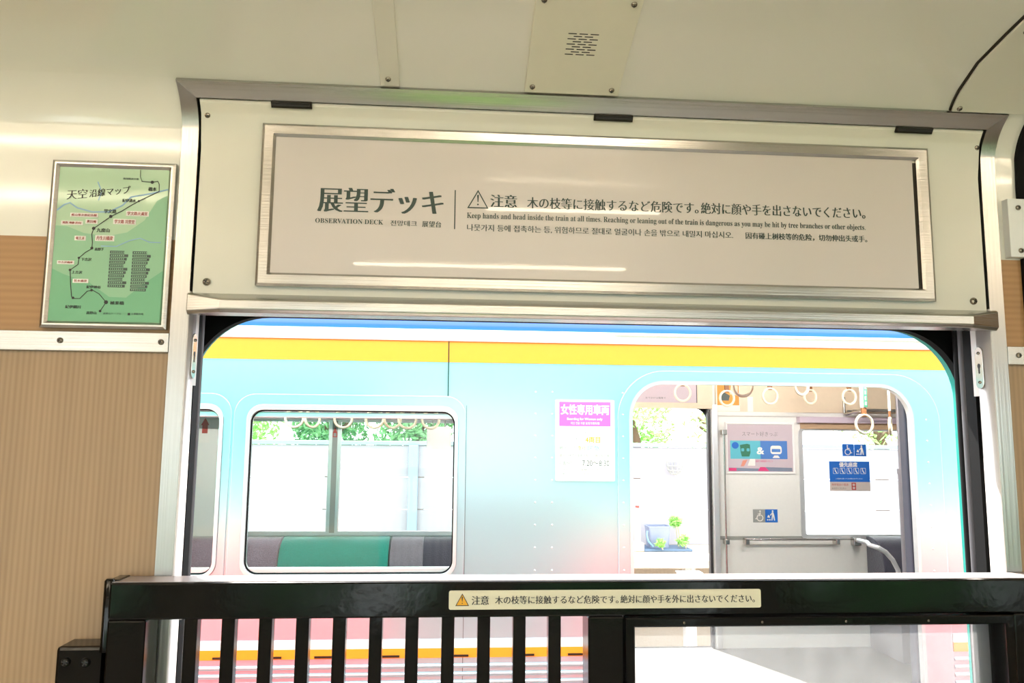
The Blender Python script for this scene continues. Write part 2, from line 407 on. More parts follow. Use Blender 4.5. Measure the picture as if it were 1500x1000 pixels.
wb = struct(plate('wall_back', [[(AX0, 0), (AX1, 0), (AX1, 2.125), (AX0, 2.125)]] + [rrect(a, b, 0.82, 1.86, 0.08) for a, b in BW], YB - 0.06, YB, CREAM))
for k, (a, b) in enumerate(BW):
    wf = struct(plate('window_%d' % (k + 2), [rrect(a - .03, b + .03, .79, 1.89, .1), rrect(a + .01, b - .01, .83, 1.85, .08)], YB - 0.01, YB + 0.012, ALU))
    plate('window_pane', [rrect(a + .002, b - .002, .822, 1.858, .08)], YB - 0.04, YB - 0.035, GL, wf)
struct(box('roof', AX0 - .1, AX1 + .1, YB - .2, 0.2, 2.55, 2.6, GREYM))

fm = box('reflection_mat', -0.30, 0.42, -0.85, -0.15, 0.0002, 0.012, mat('green_reflection_mat', (104, 140, 66), 0.8)); tag(fm, 'unseen green mat added on the car floor for its reflection', 'mat')  # unseen mat added so the head trim picks up a green reflection
# outer skin of our car around the opening
skin = struct(plate('wall_outside', [[(-4.5, -0.35), (5.0, -0.35), (5.0, 2.55), (-4.5, 2.55)], rrect(-0.451, 0.945, 0.0, 1.76, 0.13, 14, '0011')], 0.145, 0.165, EXT, smooth=30))
plate('black_lining', [[(-1.2, 0.0), (1.7, 0.0), (1.7, 2.2), (-1.2, 2.2)], rrect(-0.448, 0.942, 0.0, 1.757, 0.13, 14, '0011')], 0.126, 0.1445, RUBBER, skin, smooth=30)

# metal surround of the opening: left and right uprights, curved head
SI, SO = 2.091, 2.121
mit = lambda s: 0 if s < SI else (s - SI) / (SO - SI)
tr = struct(cove('trim_1', 0.0, SO, OL, lambda s: JL + (OL - JL) * mit(s), -0.01, 0.006, ALUV, extra=(SI,)))
cove('upright', 0.0, SO, lambda s: JR + (OR_ - JR) * mit(s), OR_, -0.01, 0.006, ALUV, tr, extra=(SI,))
cove('head', SI, SO, lambda s: JL + (OL - JL) * mit(s), lambda s: JR + (OR_ - JR) * mit(s), -0.01, 0.006, ALU, tr)
for sx, X in ((1, JL), (-1, JR)):
    xa, xb = sorted((X - sx * 0.012, X + sx * 0.0012))
    jm = plate('jamb', [[(xa, 0.0), (xb, 0.0), (xb, 1.775), (xa, 1.775)]], -0.0055, 0.032, JAMB, tr)
    box('jamb_tongue', xa, xb, 0.032, 0.046, 1.63, 1.775, JAMB, tr)
    box('black_seal', min(X - sx * .03, X - sx * .002), max(X - sx * .03, X - sx * .002), 0.0465, 0.072, 0.0, 1.765, RUBBER, tr)
    xc = X - sx * 0.009
    tube('gasket_tube', [(xc, 0.083, 0.0), (xc, 0.083, 1.765)], 0.008, GREYRUB, tr)
    tube('gasket_tube', [(X - sx * 0.02, 0.112, 0.0), (X - sx * 0.02, 0.112, 1.765)], 0.009, RUBBER, tr)
# keyhole plates on the jambs
def latch(x, sx, zc, label):
    t = thing('latch_plate', label, 'latch plate', (x, 0.026, zc), 'keyhole plates on the jambs')
    b = MB()
    pl = [(0.026 + 0.010 * math.cos(R(a)) , zc + (0.026 if 0 <= a < 180 else -0.026) + 0.010 * math.sin(R(a))) for a in range(0, 360, 15)]
    b.loft([[(x, y, z) for y, z in pl], [(x + sx * 0.002, y, z) for y, z in pl]]); b.build('plate', STEEL, t, bevel=0.0006)
    kb = MB(); kp = [(0.026 + 0.0035 * math.cos(R(a)), zc + 0.003 + 0.0042 * math.sin(R(a))) for a in range(-60, 241, 20)] + [(0.0245, zc - 0.010), (0.0275, zc - 0.010)]
    kb.loft([[(x + sx * 0.0021, y, z) for y, z in kp], [(x + sx * 0.0024, y, z) for y, z in kp]]); kb.build('keyhole', DARK, t)
    for dz in (-0.025, 0.025):
        o = screw(x + sx * 0.002, 0.026, zc + dz, t); o.rotation_euler = (0, 0, R(90) * sx); o.scale = (.6, .6, .6)
latch(JL + 0.0012, 1, 1.676, 'oval steel keyhole plate on the left jamb of the opening')
latch(JR - 0.0012, -1, 1.678, 'oval steel keyhole plate on the right jamb of the opening')

# belt rails on the wood panels
t = struct(box('trim_2', AX0, OL - 0.001, -0.006, 0.002, 1.6775, 1.708, ALU, bevel=0.001))
for x in (-1.2, -0.9, -0.599, -0.449): screw(x, -0.006, 1.6935, t)
t = struct(box('trim_3', OR_ + 0.001, AX1, -0.006, 0.002, 1.681, 1.712, ALU, bevel=0.001))
for x in (0.951, 1.25, 1.6): screw(x, -0.006, 1.697, t)

# neighbouring window at the right edge: black gasket, frame, pane
wn = struct(cove('window_1', 1.0, 2.118, 0.9705, 1.80, 0.0002, 0.008, RUBBER))
cove('window_pane', 1.03, 2.105, 0.992, 1.77, 0.0085, 0.0095, mat('dim_glass', (60, 66, 60), 0.05, 0, 0.5), wn)
bp = box('corner_plate', 0.943, 0.9815, -0.0155, -0.0005, 1.864, 1.966, WHT, None, 0.001)
tag(bp, 'small white screwed plate below the black window corner at right edge', 'plate')
screw(0.961, -0.0155, 1.95, bp); screw(0.961, -0.0155, 1.875, bp)
hb = thing('rail_bracket', 'pale horizontal rail crossing the black window at the right edge', 'rail', (0.98, -0.02, 1.94))
box('rail', 0.982, 1.7, -0.026, -0.012, 1.922, 1.935, STICK, hb, 0.002); box('rail', 0.982, 1.7, -0.026, -0.012, 1.938, 1.95, STICK, hb, 0.002)

# ceiling fittings
cs = cove('ceiling_strip', 2.1235, 3.1, -0.121, -0.0905, 0.0002, 0.0028, CREAM2, None, 0.0008)
tag(cs, 'narrow cream joint strip running up the ceiling, left of the grille panel', 'strip'); screw_s(-0.108, 2.138, 0.0028, cs)
sp = cove('speaker_panel', 2.1245, 2.322, 0.108, 0.2605, 0.0002, 0.005, PALE, None, 0.0012)
tag(sp, 'pale rectangular speaker panel with slotted grille on the ceiling', 'speaker panel')
for x in (0.120, 0.248):
    for s in (2.137, 2.306): screw_s(x, s, 0.005, sp)
gb = MB()
for i in range(9):
    s = 2.2065 + i * 0.0050; n = 3 if i % 2 == 0 else 2
    for k in range(n):
        x0 = 0.1625 + (0 if n == 3 else 0.0085) + k * 0.0165 * (1 if n == 3 else 1.0)
        x1 = x0 + 0.0125
        gb.loft([[onp(x0, s, .0048), onp(x1, s, .0048), onp(x1, s, .0053), onp(x0, s, .0053)], [onp(x0, s + .0017, .0048), onp(x1, s + .0017, .0048), onp(x1, s + .0017, .0053), onp(x0, s + .0017, .0053)]])
gb.build('grille', DARK, sp)
cp = cove('ceiling_cover', 2.123, 2.62, lambda s: 0.829 - 0.016 * math.sin(max(0, min(1, (s - 2.12) / 0.2)) * math.pi), 3.2, 0.0005, 0.006, CREAM2, None, 0.001)
tag(cp, 'large cream cover panel with a curved dark edge at top right', 'cover panel')
cove('edge_gasket', 2.123, 2.62, lambda s: 0.8255 - 0.016 * math.sin(max(0, min(1, (s - 2.12) / 0.2)) * math.pi), lambda s: 0.829 - 0.016 * math.sin(max(0, min(1, (s - 2.12) / 0.2)) * math.pi), 0.0, 0.003, HINGE, cp)
screw_s(0.8375, 2.131, 0.006, cp); screw_s(0.842, 2.294, 0.006, cp)

# lamps along the ceiling of our car
def lamp(x0, x1, y, zt, M, label):
    t = thing('ceiling_lamp', label, 'ceiling lamp', ((x0 + x1) / 2, y, zt - 0.02), 'lamp tubes on the ceiling')
    box('housing', x0 - .03, x1 + .03, y - .025, y + .025, zt - 0.03, zt + 0.01, WHT, t, 0.003)
    tube('tube', [(x0, y, zt - 0.042), (x1, y, zt - 0.038)], 0.006, M, t)
for a, b in ((-2.4, -1.6), (-1.5, -0.7), (0.10, 0.65), (1.6, 2.4)): lamp(a, b, -1.16, 2.305, LAMP, 'warm lamp tube along the middle of the car ceiling')
for a, b in ((-2.4, -1.6), (-1.5, -0.75), (-0.38, 0.67), (1.95, 2.7)): lamp(a, b, -1.75, 2.250, LAMP, 'warm lamp tube on the window side of the car ceiling behind the viewer')

# ================================================================== flap over the opening
FL, FR = JL + 0.004, JR - 0.004
fl = thing('hinged_flap', 'cream hinged flap panel closing the top of the opening, with steel bottom bar', 'flap', ((FL + FR) / 2, -0.004, 1.765))
cove('panel', 1.764, 2.0885, FL, FR, -0.012, 0.004, CREAM2, fl, 0.0015)
for a, b in ((-.295, -.231), (.226, .291), (.744, .809)):
    h = cove('hinge', 2.0795, 2.0905, a, b, 0.0038, 0.0085, HINGE, fl, 0.0006)
    cove('knuckle', 2.0830, 2.0895, a + 0.002, b - 0.002, 0.008, 0.0115, DARK, h, 0.001)
for x, z in ((-.397, 2.062), (.897, 2.057)): screw_s(x, 2.062 if x < 0 else 2.058, 0.004, fl)
for x, z in ((-.386, 1.790), (.878, 1.788)): screw(x, -0.004, z, fl, me=SCREW_BIG)
# bottom bar: bevelled block, ends tapering in
rings = []
for x, fy, zt, zb in ((FL - 0.003, -0.014, 1.771, 1.738), (FL + 0.002, -0.034, 1.768, 1.7365), (FL + 0.055, -0.048, 1.7585, 1.7385), (FR - 0.055, -0.048, 1.7585, 1.7385), (FR - 0.002, -0.034, 1.768, 1.7365), (FR + 0.003, -0.014, 1.771, 1.738)):
    rings.append([(x, -0.003, 1.737), (x, fy + 0.006, zb - 0.002), (x, fy, zb + 0.003), (x, fy, zt - 0.003), (x, fy + 0.004, zt), (x, -0.006, 1.772)])
MB().loft(rings).build('bottom_bar', ALU, fl, bevel=0.0012)

# ================================================================== observation deck sign
sg = thing('notice_sign', 'wide framed observation deck notice in Japanese, English, Korean and Chinese', 'sign', (0.25, -0.005, 1.785))
frame_ring('frame', -0.3095, 0.8065, 1.7845, 2.050, 0.0215, -0.0042, -0.016, ALU, sg)
plate('shadow_backing', [[(-0.300, 1.792), (0.797, 1.792), (0.797, 2.043), (-0.300, 2.043)]], -0.0075, -0.006, HINGE, sg)  # dark plate stands in for the shadow inside the frame's right edge
plate('board', [[(-0.300, 1.792), (0.7785, 1.792), (0.7785, 2.043), (-0.300, 2.043)]], -0.0114, -0.0085, PAPER, sg)
for x in (0.038, 0.470): screw(x, -0.006, 2.0555, sg).scale = (.7, .7, .7)
YT = -0.0116
text('title_text', '展望デッキ', -0.2189, 1.9071, -0.0178, 1.9482, YT, INK, sg, 0.036, -0.012)
text('subtitle_text', serif('OBSERVATION DECK'), -0.2210, 1.8886, -0.1137, 1.8963, YT, INK, sg)
text('subtitle_text', '전망데크', -0.1024, 1.8873, -0.0600, 1.8962, YT, INK, sg, 0.01, -0.01)
text('subtitle_text', '展望台', -0.0518, 1.8867, -0.0210, 1.8966, YT, INK, sg, 0.02, -0.008)
plate('rule_line', [[(-0.0004, 1.8847), (0.0014, 1.8847), (0.0014, 1.9496), (-0.0004, 1.9496)]], YT - 0.0003, YT, INK, sg)
def warn(x0, x1, z0, z1, y, parent, fillm, linem):
    xm = (x0 + x1) / 2; w = x1 - x0; h = z1 - z0
    out = [(x0, z0), (x1, z0), (xm, z1)]; inn = [(x0 + w * .085, z0 + h * .06), (x1 - w * .085, z0 + h * .06), (xm, z1 - h * .115)]
    o = plate('warning_triangle', [out, inn], y - .0004, y, linem, parent)
    if fillm: plate('triangle_fill', [inn], y - .0002, y, fillm, o)
    plate('exclamation_mark', [[(xm - w * .045, z1 - h * .30), (xm - w * .018, z0 + h * .34), (xm + w * .018, z0 + h * .34), (xm + w * .045, z1 - h * .30), (xm, z1 - h * .25)],
          [(xm + w * .04 * math.cos(R(a)), z0 + h * .21 + w * .04 * math.sin(R(a))) for a in range(0, 360, 30)]], y - .0004, y, linem, o)
warn(0.0203, 0.0548, 1.9203, 1.9512, YT, sg, None, INK)
text('caution_text', '注意', 0.0575, 1.9235, 0.1013, 1.9443, YT, INK, sg, 0.030, -0.012)
text('caution_text', '木の枝等に接触するなど危険です。', 0.1176, 1.9232, 0.4035, 1.9420, YT, INK, sg, 0.019, -0.012)
text('caution_text', '絶対に顔や手を出さないでください。', 0.4075, 1.9232, 0.6910, 1.9422, YT, INK, sg, 0.019, -0.012)
text('english_text', serif('Keep hands and head inside the train at all times. Reaching or leaning out of the train is dangerous as you may be hit by tree branches or other objects.'), 0.0201, 1.9012, 0.6900, 1.9130, YT, INK, sg)
text('korean_text', '나뭇가지 등에 접촉하는 등, 위험하므로 절대로 얼굴이나 손을 밖으로 내밀지 마십시오.', 0.0205, 1.8823, 0.4611, 1.8938, YT, INK, sg, 0.012, -0.01)
text('chinese_text', '因有碰上树枝等的危险，切勿伸出头或手。', 0.4824, 1.8824, 0.6922, 1.8938, YT, INK, sg, 0.022, -0.006)

# ================================================================== route map
mp_ = thing('route_map', 'framed green route map of the railway line on the wall left of the opening', 'map', (-0.535, -0.001, 1.712))
frame_ring('frame', -0.629, -0.4415, 1.7125, 1.978, 0.0105, -0.0005, -0.013, ALU, mp_)
plate('sheet', [[(-0.622, 1.719), (-0.449, 1.719), (-0.449, 1.971), (-0.622, 1.971)]], -0.0085, -0.003, MAPG, mp_)
YM = -0.0087
ML, MR, MBt, MT = -0.6184, -0.4522, 1.7234, 1.9672
plate('hill_print', [[(ML, 1.873), (-0.60, 1.872), (-0.575, 1.862), (-0.54, 1.858), (-0.51, 1.865), (-0.485, 1.885), (-0.468, 1.917), (-0.460, 1.922), (MR, 1.926), (MR, MBt), (ML, MBt)]], YM - .0001, YM, MAPG2, mp_)
plate('hill_print', [[(ML, 1.8048), (-0.60, 1.796), (-0.5614, 1.784), (-0.53, 1.762), (-0.5048, 1.7615), (-0.48, 1.784), (MR, 1.805), (MR, MBt), (ML, MBt)]], YM - .0002, YM - .0001, MAPG3, mp_)
def ribbon(pts, w):
    L, Rr_ = [], []
    for i, p in enumerate(pts):
        a = Vector(pts[max(i - 1, 0)]); b = Vector(pts[min(i + 1, len(pts) - 1)]); t_ = (b - a).normalized(); n_ = Vector((-t_.y, t_.x)) * w / 2
        L.append((p[0] + n_.x, p[1] + n_.y)); Rr_.append((p[0] - n_.x, p[1] - n_.y))
    return L + Rr_[::-1]
plate('river_print', [ribbon([(ML, 1.897), (-0.608, 1.9065), (-0.600, 1.910), (-0.588, 1.902), (-0.565, 1.896), (-0.54, 1.897), (-0.52, 1.908), (-0.508, 1.922), (-0.48, 1.928), (MR, 1.936)], 0.0022)], YM - .0001, YM, MAPB, mp_)
plate('river_print', [ribbon([(-0.56, 1.945), (-0.553, 1.93), (-0.557, 1.915)], 0.0016)], YM - .0001, YM, MAPB, mp_)
plate('river_print', [ribbon([(-0.548, 1.842), (-0.525, 1.842), (-0.505, 1.852), (-0.49, 1.856), (-0.475, 1.850), (-0.458, 1.850)], 0.0016)], YM - .0004, YM - .0003, MAPB, mp_)
route = [(-0.4934, 1.9478), (-0.477, 1.9469), (-0.4686, 1.9488), (-0.4662, 1.944), (-0.4656, 1.9323), (-0.4955, 1.9157), (-0.509, 1.9069), (-0.5196, 1.8991), (-0.5363, 1.8896), (-0.5476, 1.8804), (-0.5607, 1.8697), (-0.5629, 1.8607), (-0.5611, 1.8476), (-0.5612, 1.8373), (-0.5704, 1.8312), (-0.5794, 1.8222), (-0.58, 1.8119), (-0.5911, 1.8029), (-0.5886, 1.7798), (-0.5858, 1.7611), (-0.5815, 1.7583), (-0.5733, 1.7585), (-0.5632, 1.7703), (-0.5551, 1.7719), (-0.5451, 1.7663), (-0.534, 1.7536), (-0.5418, 1.7396)]
plate('route_line', [ribbon(route, 0.0012)], YM - .0006, YM - .0003, BLACKINK, mp_)
plate('route_line', [ribbon([(-0.4962, 1.9665), (-0.4958, 1.955), (-0.4925, 1.9478)], 0.0007)], YM - .0006, YM - .0003, BLACKINK, mp_)
for x, z, r_ in ((-0.477, 1.9469, .0026), (-0.4955, 1.9157, .0016), (-0.5363, 1.8896, .0026), (-0.5607, 1.8697, .0026), (-0.5612, 1.8383, .0022), (-0.5794, 1.8222, .0018), (-0.5911, 1.8029, .002), (-0.5835, 1.7593, .002), (-0.5568, 1.7719, .002), (-0.534, 1.7536, .003), (-0.5418, 1.7396, .002)): plate('station_dot', [[(x + r_ * math.cos(R(a)), z + r_ * math.sin(R(a))) for a in range(0, 360, 30)]], YM - .0008, YM - .0005, BLACKINK, mp_)
text('title_text', '天空', -0.6050, 1.9148, -0.5745, 1.9300, YM - .0002, BLACKINK, mp_, 0.012, -0.015, 0.10)
text('title_text', '沿線マップ', -0.5714, 1.9192, -0.5098, 1.9315, YM - .0002, BLACKINK, mp_, 0.012, -0.015, 0.14)
for s_, a, b, c, d in (('学文路', -0.5472, 1.8946, -0.5282, 1.9012), ('九度山', -0.5562, 1.8640, -0.5366, 1.8704), ('橋本', -0.4825, 1.9326, -0.4697, 1.939), ('紀伊清水', -0.5206, 1.9134, -0.4999, 1.9188), ('高野下', -0.5568, 1.8345, -0.5433, 1.8393), ('下古沢', -0.5760, 1.8178, -0.5605, 1.8226), ('上古沢', -0.5885, 1.7972, -0.5728, 1.8019), ('紀伊神谷', -0.5649, 1.7746, -0.5433, 1.7794), ('紀伊細川', -0.594, 1.7428, -0.5712, 1.7479), ('極楽橋', -0.528, 1.7500, -0.5072, 1.7556), ('高野山', -0.562, 1.7343, -0.5472, 1.7389)):
    text('station_text', s_, a, b, c, d, YM - .0003, BLACKINK, mp_, 0.02, 0.0)
text('station_text', '南海難波方面', -0.5217, 1.9499, -0.498, 1.9530, YM - .0003, GREYINK, mp_)
text('station_text', '高野山ケーブル', -0.5371, 1.7345, -0.5102, 1.7375, YM - .0003, GREYINK, mp_)
text('station_text', '主要観光地', -0.4955, 1.7345, -0.4772, 1.7380, YM - .0003, GREYINK, mp_)
plate('legend_mark', [[(-0.5005, 1.734), (-0.497, 1.734), (-0.497, 1.7375), (-0.5005, 1.7375)]], YM - .0006, YM - .0003, BLACKINK, mp_)
for s_, a, b, c, d in (('松山常次郎記念館', -0.5974, 1.8873, -0.5556, 1.8938), ('慈尊院', -0.6102, 1.8745, -0.5774, 1.8808), ('真田庵', -0.5737, 1.8770, -0.5554, 1.8840), ('学文路天満宮', -0.5135, 1.8912, -0.4791, 1.8994), ('学文路 苅萱堂', -0.532, 1.8774, -0.4978, 1.886), ('竜王渓', -0.5883, 1.8499, -0.5715, 1.8572), ('丹生川橋梁', -0.5574, 1.8499, -0.5286, 1.8590), ('中古沢橋梁', -0.6115, 1.8118, -0.5859, 1.8176), ('笠木橋梁', -0.5861, 1.7829, -0.5627, 1.7893)):
    o = plate('place_label', [[(a, b), (c, b), (c, d), (a, d)]], YM - .0006, YM - .0002, WHITEBOX, mp_)
    text('place_text', s_, a + .002, b + .0014, c - .002, d - .0012, YM - .0006, REDINK, o, 0.01, 0.0)
bars, lines = [], []
for x0, zt, n in ((-0.5335, 1.8350, 11), (-0.4995, 1.8350, 12)):
    for i in range(n):
        z = zt - i * 0.00535; w = 0.0245 + 0.004 * ((i * 7) % 4 - 1.5) * .5
        bars.append([(x0, z - .0042), (x0 + w, z - .0042), (x0 + w, z), (x0, z)])
        for k in range(7): lines.append([(x0 + .002 + k * .003, z - .0030), (x0 + .0036 + k * .003, z - .0030), (x0 + .0036 + k * .003, z - .0013), (x0 + .002 + k * .003, z - .0013)])
o = plate('legend_list', bars, YM - .0006, YM - .0002, GREYINK, mp_)
plate('legend_text', lines, YM - .0009, YM - .0006, MAPG2, o)

# ================================================================== the black gate
GF, GK = -0.062, -0.008
gt = thing('barrier_gate', 'glossy black metal gate of bars and a clear panel across the opening', 'gate', (0.25, -0.035, 0.10))
box('top_rail', -0.478, 1.10, GF, GK, 1.2905, 1.342, BLACK, gt, 0.003)
box('top_glare_strip', -0.476, 1.10, GF + 0.003, GK - 0.002, 1.3415, 1.3428, mat('rail_top_glare', (150, 138, 136), 0.35), gt)  # paler top on the black rail stands in for sun and sky glare
box('bottom_rail', -0.478, 1.10, GF, GK, 0.12, 0.17, BLACK, gt, 0.003)
box('stile', -0.478, -0.4255, GF, GK, 0.17, 1.2905, BLACK, gt, 0.003)
box('middle_post', 0.208, 0.262, GF, GK, 0.17, 1.2905, BLACK, gt, 0.003)
box('stile', 0.8700, 1.10, GF, GK, 0.17, 1.2905, BLACK, gt, 0.003)
tube('hinge_barrel', [(-0.4815, -0.052, 1.246), (-0.4815, -0.052, 1.3435), (-0.4815, -0.052, 1.3465)], [0.0075, 0.0075, 0.005], BLACK, gt, 14)
MB().box(-0.486, -0.470, -0.05, GK, 1.246, 1.3445).build('hinge_knuckle', BLACK, gt, bevel=0.002)
bar0 = box('bar', -0.3775, -0.3585, -0.046, -0.026, 0.17, 1.2905, BLACK, gt, 0.0015)
for k in range(1, 11):
    c = bar0.copy(); COL.objects.link(c); c.location.x += 0.0528 * k
pf = frame_ring('panel_frame', 0.2635, 0.868, 0.20, 1.2885, 0.0135, -0.02, -0.066, BLACK, gt, 0.002)
for x in (0.351, 0.47, 0.60, 0.73): screw(x, -0.066, 1.2815, pf).scale = (.5, .5, .5)
MB().box(0.828, 0.856, -0.024, -0.019, 0.22, 1.276).build('panel_edge_strip', mat('clear_grey_strip', (150, 148, 150), 0.25, 0.3), pf)
plate('pane', [[(0.272, 0.21), (0.858, 0.21), (0.858, 1.282), (0.272, 1.282)]], -0.034, -0.030, ACR, gt)
hk = thing('gate_bracket', 'black screwed bracket on the wood wall at the gate hinge', 'bracket', (-0.515, -0.03, 1.1))
MB().box(-0.550, -0.4865, -0.05, -0.0005, 1.00, 1.2525).build('block', BLACK, hk, bevel=0.005)
for x, z in ((-0.535, 1.232), (-0.508, 1.231), (-0.535, 1.195)):
    screw(x, -0.05, z, hk, me=SCREW_BLK)
cst = plate('caution_sticker', [rrect(0.0021, 0.4703, 1.3019, 1.3290, 0.003, 4)], GF - 0.0008, GF - 0.0001, STICK)
tag(cst, 'long cream caution sticker in Japanese on the black gate rail', 'sticker')
YS = GF - 0.0009
warn(0.0116, 0.0317, 1.3072, 1.3250, YS, cst, AMBER, BLACKINK)
text('caution_text', '注意', 0.0352, 1.3087, 0.0606, 1.3213, YS, BLACKINK, cst, 0.025, -0.008)
text('caution_text', '木の枝等に接触するなど危険です。', 0.0696, 1.3094, 0.2530, 1.3210, YS, BLACKINK, cst, 0.019, -0.008)
text('caution_text', '絶対に顔や手を外に出さないでください。', 0.2560, 1.3096, 0.4607, 1.3212, YS, BLACKINK, cst, 0.019, -0.008)

# ================================================================== THE OTHER TRAIN
TX0, TX1 = -3.4, 4.6
Y1, Y2 = 2.10, 4.75
tn = thing('train_car', 'stainless commuter train car with yellow and blue bands standing on the next track', 'train car', (0.6, 3.4, -1.0))
W0 = (-1.86, -0.947); W1 = (-0.832, 0.022); WZ = (0.99, 1.665); D = (0.771, 2.036, 1.80)
plate('side_wall', [[(TX0, -0.25), (TX1, -0.25), (TX1, 1.872), (TX0, 1.872)], rrect(*W0, *WZ, 0.055), rrect(*W1, *WZ, 0.055), rrect(D[0], D[1], 0.0, D[2], 0.15, 10, '0011')], Y1, Y1 + 0.025, BODY, tn, smooth=30)
box('yellow_band', TX0, TX1, Y1 - 0.004, Y1 + 0.05, 1.872, 1.957, YEL, tn)
box('orange_line', TX0, TX1, Y1 - 0.005, Y1 + 0.05, 1.957, 1.962, ORA, tn)
gut = MB().box(TX0, TX1, Y1 - 0.012, Y1 + 0.05, 1.962, 2.012).box(0.70, 3.0, Y1 - 0.03, Y1, 1.998, 2.008).build('gutter', WHT, tn, bevel=0.003)
rings = []
for x in (TX0, TX1):
    rings.append([(x, Y1 + 0.30, 2.012), (x, Y1 + 0.0, 2.012)] + [(x, Y1 + 0.09 - 0.09 * math.cos(R(a)), 2.03 + 0.09 * math.sin(R(a))) for a in range(0, 91, 15)] + [(x, Y1 + 0.30, 2.13)])
MB().loft(rings).build('blue_band', BLU, tn, smooth=40)
rings = []
for x in (TX0, TX1):
    top = [(x, 3.43 - 1.33 * math.cos(R(a)), 2.06 + 0.46 * math.sin(R(a))) for a in range(8, 173, 8)]
    rings.append(top + [(p[0], p[1], p[2] - 0.04) for p in reversed(top)])
MB().loft(rings).build('roof', GREYM, tn, smooth=40)
box('interior_ceiling', TX0, TX1, Y1 + 0.1, Y2, 2.13, 2.16, WHT, tn)
box('car_floor', TX0, TX1, Y1, Y2 + 0.04, -0.25, 0.0, mat('train_floor_grey', (110, 108, 104), 0.5), tn)
MB().box(TX0 - .04, TX0, Y1, Y2 + .04, -.25, 2.2).box(TX1, TX1 + .04, Y1, Y2 + .04, -.25, 2.2).build('end_wall', INW, tn)
FWL = (-1.66, 0.35, 0.852, 1.672); FD = (0.75, 2.012, 1.80); FWR = (2.733, 3.60, 0.825, 1.646)
plate('far_wall', [[(TX0, 0), (TX1, 0), (TX1, 2.15), (TX0, 2.15)], rrect(*FWL, 0.03), rrect(FD[0], FD[1], 0.0, FD[2], 0.02, 4), rrect(*FWR, 0.02)], Y2, Y2 + 0.04, INW, tn)
plate('header_panel', [[(2.055, 1.775), (TX1, 1.775), (TX1, 2.14), (2.055, 2.14)]], Y2 - 0.012, Y2, INT, tn)
plate('header_panel', [[(0.6, 1.83), (2.03, 1.83), (2.03, 2.14), (0.6, 2.14)]], Y2 - 0.012, Y2, INT, tn)
box('window_header', 2.705, 3.75, Y2 - 0.06, Y2 - 0.001, 1.694, 1.742, LAV, tn, 0.004)
box('roller_blind', 2.733, 3.60, Y2 - 0.02, Y2 - 0.001, 1.648, 1.694, TANB, tn)
box('trim_line', 2.06, 2.705, Y2 - 0.014, Y2 - 0.001, 1.742, 1.775, INW, tn, 0.002)
box('luggage_rack', -1.9, 0.6, Y2 - 0.22, Y2 - 0.01, 1.680, 1.745, GREYM, tn, 0.004)
box('waist_line', 2.06, 3.7, Y2 - 0.004, Y2, 0.80, 0.826, GREYP, tn)
# far windows
plate('far_window_frame', [rrect(FWL[0] - .02, FWL[1] + .02, FWL[2] - .02, FWL[3] + .02, 0.04), rrect(FWL[0] + .01, FWL[1] - .01, FWL[2] + .01, FWL[3] - .01, 0.03)], Y2 - 0.015, Y2 + 0.03, SILVER, tn)
box('sash_post', -0.905, -0.815, Y2 - 0.012, Y2 + 0.03, FWL[2], FWL[3], SILVER, tn, 0.004)
box('sash_strip', -0.878, -0.84, Y2 - 0.016, Y2 - 0.011, FWL[2], FWL[3], GREYP, tn)
plate('far_pane', [rrect(FWL[0] + .01, FWL[1] - .01, FWL[2] + .01, FWL[3] - .01, 0.03)], Y2 + 0.031, Y2 + 0.035, GL, tn)
plate('far_window_frame', [rrect(FWR[0] - .02, FWR[1] + .02, FWR[2] - .02, FWR[3] + .0, 0.03), rrect(FWR[0] + .012, FWR[1] - .012, FWR[2] + .012, FWR[3] - .012, 0.02)], Y2 - 0.01, Y2 + 0.03, SILVER, tn)
plate('far_pane', [rrect(FWR[0] + .01, FWR[1] - .01, FWR[2] + .01, FWR[3] - .01, 0.02)], Y2 + 0.031, Y2 + 0.035, GL, tn)
# far door: black rounded outer opening with gasket, silver inner post
plate('far_door_lining', [[(0.6, -0.05), (2.08, -0.05), (2.08, 1.86), (0.6, 1.86)], rrect(0.72, 2.005, 0.0, 1.80, 0.10, 10, '0011')], Y2 + 0.045, Y2 + 0.075, RUBBER, tn)
box('far_door_gasket', 1.993, 2.016, Y2 + 0.0, Y2 + 0.045, 0.0, 1.79, mat('dark_grey_rubber', (54, 52, 54), 0.5), tn)
box('far_door_post', 2.022, 2.066, Y2 - 0.02, Y2 - 0.0005, 0.0, 1.83, SILVER, tn, 0.004)
box('far_door_lintel', 0.75, 2.03, Y2 - 0.02, Y2 - 0.0005, 1.795, 1.832, INT, tn, 0.003)
